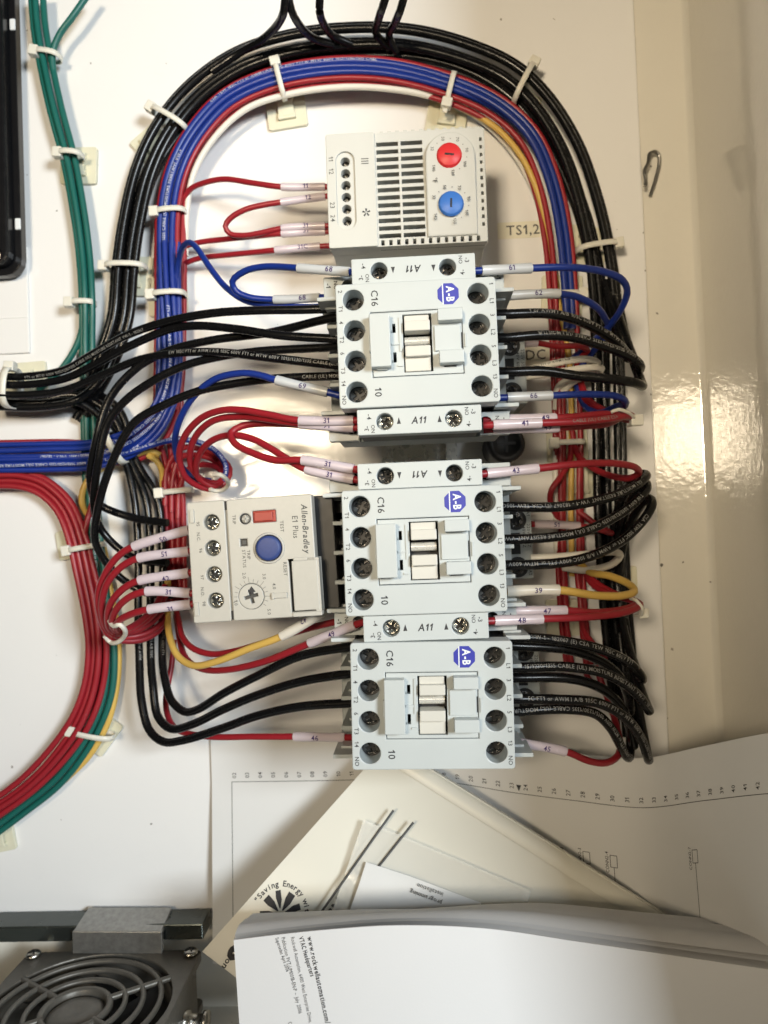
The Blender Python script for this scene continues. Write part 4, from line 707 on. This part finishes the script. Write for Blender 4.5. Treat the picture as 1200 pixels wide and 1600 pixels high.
W('black', [(785, 1059, 60), (807, 1059, 60), (887, 1060, 57), (937, 1074, 53), (970, 1103, 46), (985, 1140, 38), (990, 1165, 30), (986, 1120, 20), (975, 1020, 11)], 1.95, 'unprinted black wire at the second terminal of the lowest contactor', K)
kb([(790, 1092, 64), (810, 1092, 64), (870, 1093, 61), (937, 1099, 57), (980, 1124, 52), (1003, 1157, 46), (1013, 1186, 40), (1012, 1182, 33), (1002, 1130, 23), (986, 1040, 12)], 'black wire at the third terminal of the lowest contactor, upper one', 10, False, 8)
kb([(785, 1112, 60), (807, 1112, 60), (870, 1108, 58), (927, 1114, 54), (953, 1136, 49), (970, 1166, 43), (980, 1183, 38), (984, 1178, 31), (984, 1120, 20), (975, 1040, 11)], 'black wire at the third terminal of the lowest contactor, lower one', 30, True, 72)
W('red', [(790, 1157, 58), (806, 1160, 57), (883, 1174, 52), (920, 1189, 48), (947, 1192, 43), (965, 1181, 37), (969, 1163, 30), (962, 1130, 20), (945, 1080, 11), (930, 1040, 8)], 1.42, 'red wire with sleeve 45 hanging at the lowest contactor', sleeves=[(1, 2, '45', 'pink', 0.6)])
W('red', [(906, 700, 7), (905, 760, 7), (905, 860, 7), (908, 960, 7), (916, 1040, 7)], 1.35, 'straight red wire on the right of the vertical bundle')
W('red', [(877, 480, 6), (879, 600, 7), (880, 720, 7), (880, 840, 7), (885, 960, 7)], 1.35, 'straight red wire in the middle of the vertical bundle at right')
# ------------------------------------------------------------------ cable ties and their mounts
def mount(px, py, rot, size, label):
    p = P(px, py, 1.5); t = thing('tie_mount', label, 'tie mount', (p.x, p.y, 0), rot, 'adhesive cable tie mounts')
    s = size/2
    plate([rect(-s, s, -s, s, 1.2)], 0.08, 2.0, 0.3).build('adhesive_base', 'mount_nylon', t)
    MB().box(-s*0.45, s*0.45, -s*0.62, -s*0.36, 1.9, 4.0, 0.3).box(-s*0.45, s*0.45, s*0.36, s*0.62, 1.9, 4.0, 0.3).box(-s*0.4, s*0.4, -s*0.5, s*0.5, 3.0, 4.2, 0.3).build('saddle', 'mount_nylon', t)
def tie(px, py, z, ang, a, b, label, head=1, m='tie_nylon', w=2.4, tail=5.0, flat=False):
    """band round a bundle: ang = screen direction across the bundle, a half width, b half height (mm)"""
    p = P(px, py, z); t = thing('cable_tie', label, 'cable tie', p, ang, 'nylon cable ties')
    v = []; f = []; n = 36
    for k in range(n):
        q = 2*math.pi*k/n; c, s = math.cos(q), math.sin(q); e = 0.75
        x = a*abs(c)**e*(1 if c > 0 else -1); y = b*abs(s)**e*(1 if s > 0 else -1)
        for dx, dw in ((0, -w/2), (0, w/2), (0.55, w/2), (0.55, -w/2)): v.append((x*(1+dx/a), dw, y*(1+dx/b)))
    for k in range(n):
        j = (k+1) % n
        for i in range(4): f.append((k*4+i, k*4+(i+1) % 4, j*4+(i+1) % 4, j*4+i))
    MB().add(v, f, True).build('band', m, t)
    hx = head*(a+0.4)
    MB().box(hx-2.2, hx+2.2, -2.4, 2.4, b*0.1-0.6, b*0.1+3.6, 0.5).build('head', m, t)
    if tail:
        x0, x1 = sorted((hx, hx+head*tail)); MB().box(x0, x1, -1.1, 1.1, b*0.1+0.4, b*0.1+1.4, 0.3).build('tail', m, t)
tie(76, 87, 9, -12, 5.6, 4.2, 'cable tie round the green wires near the top edge', -1, tail=3)
mount(123, 259, -3, 18, 'square adhesive mount under the green wires at upper left'); tie(112, 243, 9, -6, 5.2, 4.6, 'cable tie holding the green wires to their mount', -1, tail=0)
tie(130, 474, 8, -2, 5.4, 4.0, 'cable tie round the green wires beside the black arch', -1, tail=3)
mount(238, 226, 38, 16, 'mount under the left shoulder of the black arch'); tie(266, 188, 9, -33, 9.5, 6.2, 'cable tie on the left shoulder of the black arch', -1, tail=0)
mount(208, 432, -3, 19, 'mount under the left leg of the black arch'); tie(197, 418, 8, -3, 9.6, 6.0, 'cable tie round the left leg of the black arch', -1, tail=2)
tie(267, 332, 10, 2, 6.8, 4.4, 'cable tie round the coloured arch left of the thermostat', -1, tail=0)
mount(262, 462, 2, 19, 'mount under the blue bundle beside the black contactor wires'); tie(264, 461, 12, 1, 7.6, 5.0, 'cable tie round the blue bundle beside the contactor wires', -1, tail=3)
mount(447, 170, 6, 19, 'mount showing below the coloured arch, left of the thermostat'); tie(438, 128, 11, 102, 8.0, 4.8, 'cable tie on the coloured arch at upper left of the thermostat', 1, tail=3)
mount(699, 178, -10, 19, 'mount showing below the coloured arch, right above the thermostat'); tie(704, 140, 11, 74, 7.4, 4.8, 'cable tie on the coloured arch above the red knob', -1, tail=4)
mount(812, 166, 58, 16, 'mount under the right shoulder of the black arch'); tie(818, 132, 9, 60, 9.5, 6.2, 'cable tie on the right shoulder of the black arch', 1, tail=0)
mount(915, 385, -10, 19, 'mount under the right leg of the black arch'); tie(932, 388, 8, 6, 9.2, 6.0, 'cable tie round the right leg of the black arch', 1, tail=0)
mount(878, 462, -4, 19, 'mount behind the coloured bundle near the blue wire loops'); tie(885, 462, 9, 0, 6.6, 4.4, 'cable tie on the coloured bundle behind the blue wire 62', 1, tail=0)
mount(40, 600, 2, 21, 'mount under the black trunk at the left edge'); tie(18, 606, 20, 84, 9.0, 7.5, 'cable tie round the black trunk at the left edge', 1, tail=0, w=3.4)
mount(183, 690, 40, 17, 'mount under the corner of the blue bundle'); tie(180, 698, 12, 118, 8.6, 5.0, 'cable tie round the corner of the blue bundle', 1, tail=0, w=3.2)
tie(276, 768, 8, 4, 7.2, 4.2, 'cable tie round the red wires above the relay', -1, tail=3)
mount(112, 850, 8, 14, 'mount under the lower red bundle beside the relay wires'); tie(136, 855, 9, 8, 8.4, 5.0, 'cable tie round the red and green bundle beside the relay wires', -1, tail=2)
mount(152, 1142, -38, 18, 'mount under the lower red and green bundle'); tie(146, 1146, 8, -12, 9.4, 5.0, 'cable tie on the lower red and green bundle', -1, tail=0)
mount(0, 1308, 10, 14, 'mount at the left edge under the end of the red bundle')
mount(886, 690, 0, 19, 'mount behind the vertical bundle between the contactors'); tie(889, 692, 8, 0, 6.8, 4.4, 'cable tie on the vertical bundle between the contactors', -1, tail=0)
mount(905, 752, 0, 19, 'mount behind the red wire with sleeve 43')
mount(882, 965, 0, 17, 'mount behind the red wires with sleeves 47 and 48'); mount(975, 905, 0, 12, 'mount peeking out right of the black trunk')
def ring_tie(pts, r, label):
    ctrl = [P(*p) for p in pts]; path = spline(ctrl, 1.0); o0 = path[0].copy()
    t = thing('cable_tie', label, 'cable tie', o0, 0, 'nylon cable ties'); MB().tube([v-o0 for v in path], r, 8).build('band', 'tie_nylon', t); return t, o0
ring_tie([(170, 968, 50), (178, 978, 54), (187, 976, 57), (195, 984, 54), (193, 996, 46), (182, 1004, 42), (172, 1003, 38), (164, 994, 40)], 1.0, 'cable tie curled round the red relay wires')
ring_tie([(334, 742, 34), (344, 742, 36), (354, 749, 32), (356, 758, 26), (347, 766, 22), (336, 767, 22), (328, 764, 24)], 1.0, 'cable tie curled round the red coil')
t, o0 = ring_tie([(955, 644, 62), (966, 640, 62), (980, 644, 60), (990, 652, 56), (990, 660, 52), (982, 666, 46)], 0.7, 'cable tie with a square head on the red wires at right'); q = P(994, 657, 54)-o0
MB().box(q.x-2.4, q.x+2.4, q.y-2.2, q.y+2.2, q.z-1.5, q.z+2, 0.4).build('head', 'tie_nylon', t)
t, o0 = ring_tie([(985, 935, 44), (996, 940, 50), (1003, 950, 50), (1002, 960, 46), (992, 962, 40)], 0.7, 'cable tie on the red wires below the yellow wire'); q = P(1005, 958, 44)-o0
MB().box(q.x-2, q.x+2, q.y-2, q.y+2, q.z-1.5, q.z+1.5, 0.4).build('head', 'tie_nylon', t)
# ------------------------------------------------------------------ papers
def grid(mb, rows, smooth=True):
    n = len(rows[0]); mb.add([p for r in rows for p in r], [(i*n+k, i*n+k+1, (i+1)*n+k+1, (i+1)*n+k) for i in range(len(rows)-1) for k in range(n-1)], smooth); return mb
def slab(rows, th, nrm=Vector((0, 0, 1))):
    mb = MB(); grid(mb, rows); back = [[p-nrm*th for p in r] for r in rows]; grid(mb, back)
    for a, b in ((rows[0], back[0]), (rows[-1], back[-1]), ([r[0] for r in rows], [r[0] for r in back]), ([r[-1] for r in rows], [r[-1] for r in back])): grid(mb, [a, b], False)
    return mb
ln = spline([P(*p) for p in ((331, 1222, 2), (480, 1220, 2.5), (620, 1218, 4), (700, 1222, 7), (800, 1238, 14), (900, 1251, 22), (1000, 1262, 33), (1100, 1251, 60), (1200, 1240, 88), (1290, 1236, 108))], 4.0)
L_ = [0.0]
for a, b in zip(ln, ln[1:]): L_.append(L_[-1]+(b-a).length)
def onsheet(u, t, off=0.12):
    i = 0
    while i < len(L_)-2 and L_[i+1] < u: i += 1
    k = (u-L_[i])/(L_[i+1]-L_[i]); p = ln[i].lerp(ln[i+1], k); d = (ln[i+1]-ln[i]); nn = Vector((-d.z, 0, d.x)).normalized()
    return p + Vector((0, t, -0.10*t if t < 0 else 0)) + nn*off
rows = [[onsheet(u, t, 0) for u in [L_[-1]*k/70 for k in range(71)]] for t in (20.5, 14, 7, 0, -7, -14, -25, -40, -60, -80)]
sh = slab(rows, 0.25).build('schematic_sheet', 'paper'); tag(sh, 'large white wiring diagram sheet curling up at the right', 'paper')
def ribbon(parent, a, b, w, name='printed_line', n=24, m='ink_grey'):
    r0 = []; r1 = []; du, dt = b[0]-a[0], b[1]-a[1]; l = math.hypot(du, dt); ox, oy = -dt/l*w/2, du/l*w/2
    for k in range(n+1):
        u, t = a[0]+du*k/n, a[1]+dt*k/n; r0.append(onsheet(u+ox, t+oy)); r1.append(onsheet(u-ox, t-oy))
    grid(MB(), [r0, r1]).build(name, m, parent)
u0 = 9.6
ribbon(sh, (u0, 0), (L_[-1]-1, 0), 0.28, n=90); ribbon(sh, (u0, 0), (u0, -70), 0.28)
for k in range(2, 48):
    u = u0+1.2+6.17*(k-2)
    if u > L_[-1]-8: break
    txt(sh, f'{k:02d}', u, 3.0, 0, 2.6, 90, 'ink', 0.004, fn=lambda a, b: onsheet(a, b))
def at_u(px, py):     # sheet coordinates of a picture point
    best = None
    for k in range(0, 330):
        u = L_[-1]*k/330; p = onsheet(u, 0); t = 0
        for _ in range(3):
            q = onsheet(u, t); zz = q.z; w = P(px, py, zz); t = w.y - onsheet(u, 0).y
        d = abs(onsheet(u, t).x - P(px, py, onsheet(u, t).z).x)
        if best is None or d < best[0]: best = (d, u, t)
    return best[1], best[2]
for px, py, s in ((1086, 1339, 'CONN2-7'), (960, 1347, 'CONN2-4'), (917, 1341, 'CONN2-3'), (874, 1334, 'CONN2-2')):
    u, t = at_u(px, py)
    for a, b in (((u-1.4, t+2.6), (u+1.4, t+2.6)), ((u+1.4, t+2.6), (u+1.4, t-2.2)), ((u+1.4, t-2.2), (u-1.4, t-2.2)), ((u-1.4, t-2.2), (u-1.4, t+2.6))): ribbon(sh, a, b, 0.25, n=2, m='ink')
    ribbon(sh, (u, t-2.2), (u, t-45), 0.25, n=8, m='ink'); txt(sh, s, u-2.8, t-0.4, 0, 1.9, 90, 'ink', 0.004, fn=lambda a, b: onsheet(a, b))
u, t = at_u(812, 1235); MB().add([onsheet(u-1.1, t+2.4), onsheet(u+1.1, t+2.4), onsheet(u, t-0.4)], [(0, 1, 2)]).build('printed_arrow', 'ink', sh)
# cream manual
def ray_plane(px, py, o, nrm):
    d = FWD + CR*((px-600)/FPX) + CU*(-(py-800)/FPX); return CAM + d*((o-CAM).dot(nrm)/d.dot(nrm))
B_ = P(606, 1160, 17); A_ = P(316, 1487, 50); C_ = P(1075, 1452, 46.5)
nrm = (C_-A_).cross(B_-A_).normalized()
if nrm.z < 0: nrm = -nrm
D_ = A_ + (C_-B_)
mn = thing('cream_manual', 'thick cream covered manual lying diagonally behind the white booklet', 'manual', A_)
def q4(p, q, r, s, n=8): return [[p.lerp(q, i/n).lerp(s.lerp(r, i/n), k/n) for k in range(n+1)] for i in range(n+1)]
e2 = (C_-B_).normalized(); e1 = (A_-B_).normalized()
def cov(off, ins, th, name, m):
    a, b, c, d = [x + nrm*off for x in (A_-e1*ins+e2*ins, B_+e1*ins+e2*ins, C_+e1*ins-e2*ins, D_-e1*ins-e2*ins)]
    a0 = A_; mb = slab([[p-a0 for p in r] for r in q4(a, b, c, d)], th, nrm); return mb.build(name, m, mn)
cov(0, 0, 0.5, 'front_cover', 'cream_cover')
for k in range(5): cov(-0.7-k*0.95, 0.6+0.25*(k % 2), 0.7, 'page_block', 'paper_edge')
cov(-5.6, 0, 0.5, 'back_cover', 'cream_cover')
sp = []      # rounded spine along the right hand edge, with the cover creased beside it
for i in range(13):
    p = B_.lerp(C_, i/12) - A_; row = []
    for k in range(9):
        a = R(-50+k*31); row.append(p + e1*(4.2-5.2*math.sin(a+0.2)) + nrm*(-2.6+4.0*math.cos(a+0.2)))
    sp.append(row)
grid(MB(), sp).build('spine', 'cream_cover', mn)
O_ = A_ + nrm*0.12
def ptxt(parent, base, s, pa, pb, size, m='ink', bold=0.01, o=O_, n=nrm, align='LEFT', name='printed_text', lim=None, sx=1.0):
    a = ray_plane(pa[0], pa[1], o, n); b = ray_plane(pb[0], pb[1], o, n); ex = (b-a).normalized(); ey = n.cross(ex)
    v, f = glyphs(s, size, bold, 0.0, align)
    return MB().add([a + ex*p.x*sx + ey*p.y - base for p in v], f).build(name, m, parent)
ptxt(mn, A_, 'mation', (375, 1473), (351, 1511), 3.4, bold=0.02); ptxt(mn, A_, 'S', (377, 1484), (358, 1516), 11, bold=0.05); ptxt(mn, A_, 'User Manual', (566, 1352), (512, 1440), 6.2, 'ink_grey', 0.01)
cc = ray_plane(438, 1428, O_, nrm); ex = (ray_plane(478, 1426, O_, nrm)-cc).normalized(); ey = nrm.cross(ex)
for k, ch in enumerate('"Saving Energy with Value" by'):
    a = R(150-k*8.6)
    if ch == ' ': continue
    v, f = glyphs(ch, 3.1, 0.02, 0, 'CENTER'); u1 = ex*math.sin(a)-ey*math.cos(a); r1 = ex*math.cos(a)+ey*math.sin(a)
    MB().add([cc + r1*(11.2+p.y) + u1*p.x - A_ for p in v], f).build('printed_text', 'ink', mn)
for a0, a1, r0, r1 in ((148, 118, 1.5, 8.8), (108, 84, 2.0, 8.8), (70, 40, 1.5, 8.8), (28, 2, 2.0, 8.6), (190, 165, 2, 8.6)):
    w = [cc + ex*r*math.cos(R(a)) + ey*r*math.sin(R(a)) - A_ for r, a in ((r0, a0-8), (r1*0.7, a0), (r1, a0-4), (r1, a1+6), (r1*0.6, a1), (r0, a1+4))]
    MB().add(w, [tuple(range(6))]).build('printed_emblem', 'ink', mn)
# polythene bag, folded leaflet and two thin steel pins lying on the manual
def on(px, py, off): return ray_plane(px, py, A_+nrm*off, nrm)
lf = [[on(572, 1347, 7.0), on(640, 1369, 7.4), on(752, 1411, 7.6)], [on(560, 1385, 7.6), on(640, 1400, 7.8), on(745, 1440, 7.6)], [on(540, 1440, 7.0), on(630, 1460, 7.4), on(740, 1480, 7.4)]]
o_ = slab(lf, 1.2, nrm).build('folded_leaflet', 'paper'); tag(o_, 'small folded white leaflet lying on the clear bag over the manual', 'leaflet')
ptxt(o_, Vector((0, 0, 0)), 'installation', (692, 1398), (654, 1384), 2.3, 'ink_grey', 0.004, A_+nrm*8.2); ptxt(o_, Vector((0, 0, 0)), 'programming', (690, 1411), (652, 1397), 2.3, 'ink_grey', 0.004, A_+nrm*8.2)
fl = []
for i in range(9):
    a = on(568-48*i/8, 1281+140*i/8, 4.6); b = on(830-20*i/8, 1392+70*i/8, 4.6); fl.append([a.lerp(b, k/14) + nrm*(0.8*mnoise.noise((k*0.6, i*0.7, 0.2))) for k in range(15)])
o_ = slab(fl, 0.15, nrm).build('polythene_bag', 'poly_film'); tag(o_, 'clear plastic bag on top of the cream manual', 'bag')
for pa, pb, lab in (((615, 1266), (500, 1428), 'long thin steel pin lying across the cream manual'), ((646, 1285), (590, 1356), 'short thin steel pin lying on the clear bag')):
    a, b = on(*pa, 5.2), on(*pb, 5.5); o_ = MB().tube([Vector((0, 0, 0)), (b-a)*0.5, b-a], 0.5, 8).build('steel_pin', 'pin_steel', loc=a); tag(o_, lab, 'pin')
# white booklet in front
top = spline([P(*p) for p in ((365, 1469, 90), (430, 1461, 91), (520, 1452, 92), (620, 1446, 92), (760, 1451, 91), (900, 1471, 91), (1050, 1493, 92), (1230, 1519, 94))], 5.0); n = len(top)
bk = thing('white_booklet', 'white booklet with printed publication text in the bottom foreground', 'booklet', top[0])
b0 = top[0].copy()
rows = [[top[k]-b0 + Vector((t*0.10, -t, 0.22*t)) for k in range(n)] for t in (0, 1, 6, 12, 20, 30, 42, 52)]
slab(rows, 0.5).build('front_page', 'booklet_paper', bk)
bck = spline([P(*p) for p in ((396, 1427, 62), (480, 1424, 60), (560, 1421, 59), (650, 1420, 58), (760, 1413, 57), (850, 1411, 57), (1000, 1425, 58), (1230, 1446, 60))], 5.0); m_ = len(bck)
def rs(path, k, n): x = k/(n-1)*(len(path)-1); i = min(int(x), len(path)-2); return path[i].lerp(path[i+1], x-i)
def leaf(f0, f1, lift, drop, name, m='booklet_paper'):
    rows = []
    for j in range(7):
        f = f0+(f1-f0)*j/6
        rows.append([rs(top, k, 48).lerp(rs(bck, k, 48), f) + Vector((0, lift*math.sin(math.pi*j/6) - drop*(0.4+0.6*k/47), 0)) - b0 for k in range(48)])
    grid(MB(), rows).build(name, m, bk)
leaf(0.0, 1.0, 1.4, 0.0, 'folded_page'); leaf(0.04, 0.74, 1.6, -2.0, 'loose_page'); leaf(0.08, 0.5, 1.4, -3.4, 'loose_page')
rows = [[rs(bck, k, 48)-b0 + Vector((0, -t, 0.1*t)) for k in range(48)] for t in (0, 5, 15, 30)]; grid(MB(), rows).build('back_page', 'booklet_paper', bk)
def on_page(x, y):
    t = 0.0; z = top[0].z
    for _ in range(4):
        xx = x-0.10*t; i = 0
        while i < n-2 and top[i+1].x < xx: i += 1
        k = (xx-top[i].x)/(top[i+1].x-top[i].x); p = top[i].lerp(top[i+1], k); t = p.y-y; z = p.z+0.22*t
    return Vector((x, y, z))
for s_, pa, pb, size, bold in (('www.rockwellautomation.com/', (484, 1463), (512, 1602), 2.5, 0.022), ('VTAC Headquarters', (470, 1464), (486, 1537), 2.3, 0.022), ('Rockwell Automation, 6400 West Enterprise Drive,', (457, 1465), (485, 1602), 1.9, 0.0), ('Publication 9VT-UM001B-EN-P \u2013 July 2006', (442, 1466), (468, 1590), 1.9, 0.0), ('Copyright', (456, 1582), (466, 1625), 1.9, 0.0), ('Supersedes April 2006', (432, 1467), (446, 1532), 1.9, 0.0)):
    a = on_page(*P(pa[0], pa[1], 92)[:2]); b = on_page(*P(pb[0], pb[1], 99)[:2]); d = Vector((b.x-a.x, b.y-a.y, 0)); ln_ = d.length; d.normalize(); e = Vector((-d.y, d.x, 0))
    v, f = glyphs(s_, size, bold, 0, 'LEFT'); wd_ = max(q.x for q in v); out = []
    for q in v:
        w = a + d*(q.x*ln_/wd_) + e*q.y; out.append(on_page(w.x, w.y) + Vector((0, 0, 0.14)) - b0)
    MB().add(out, f).build('printed_text', 'ink', bk)
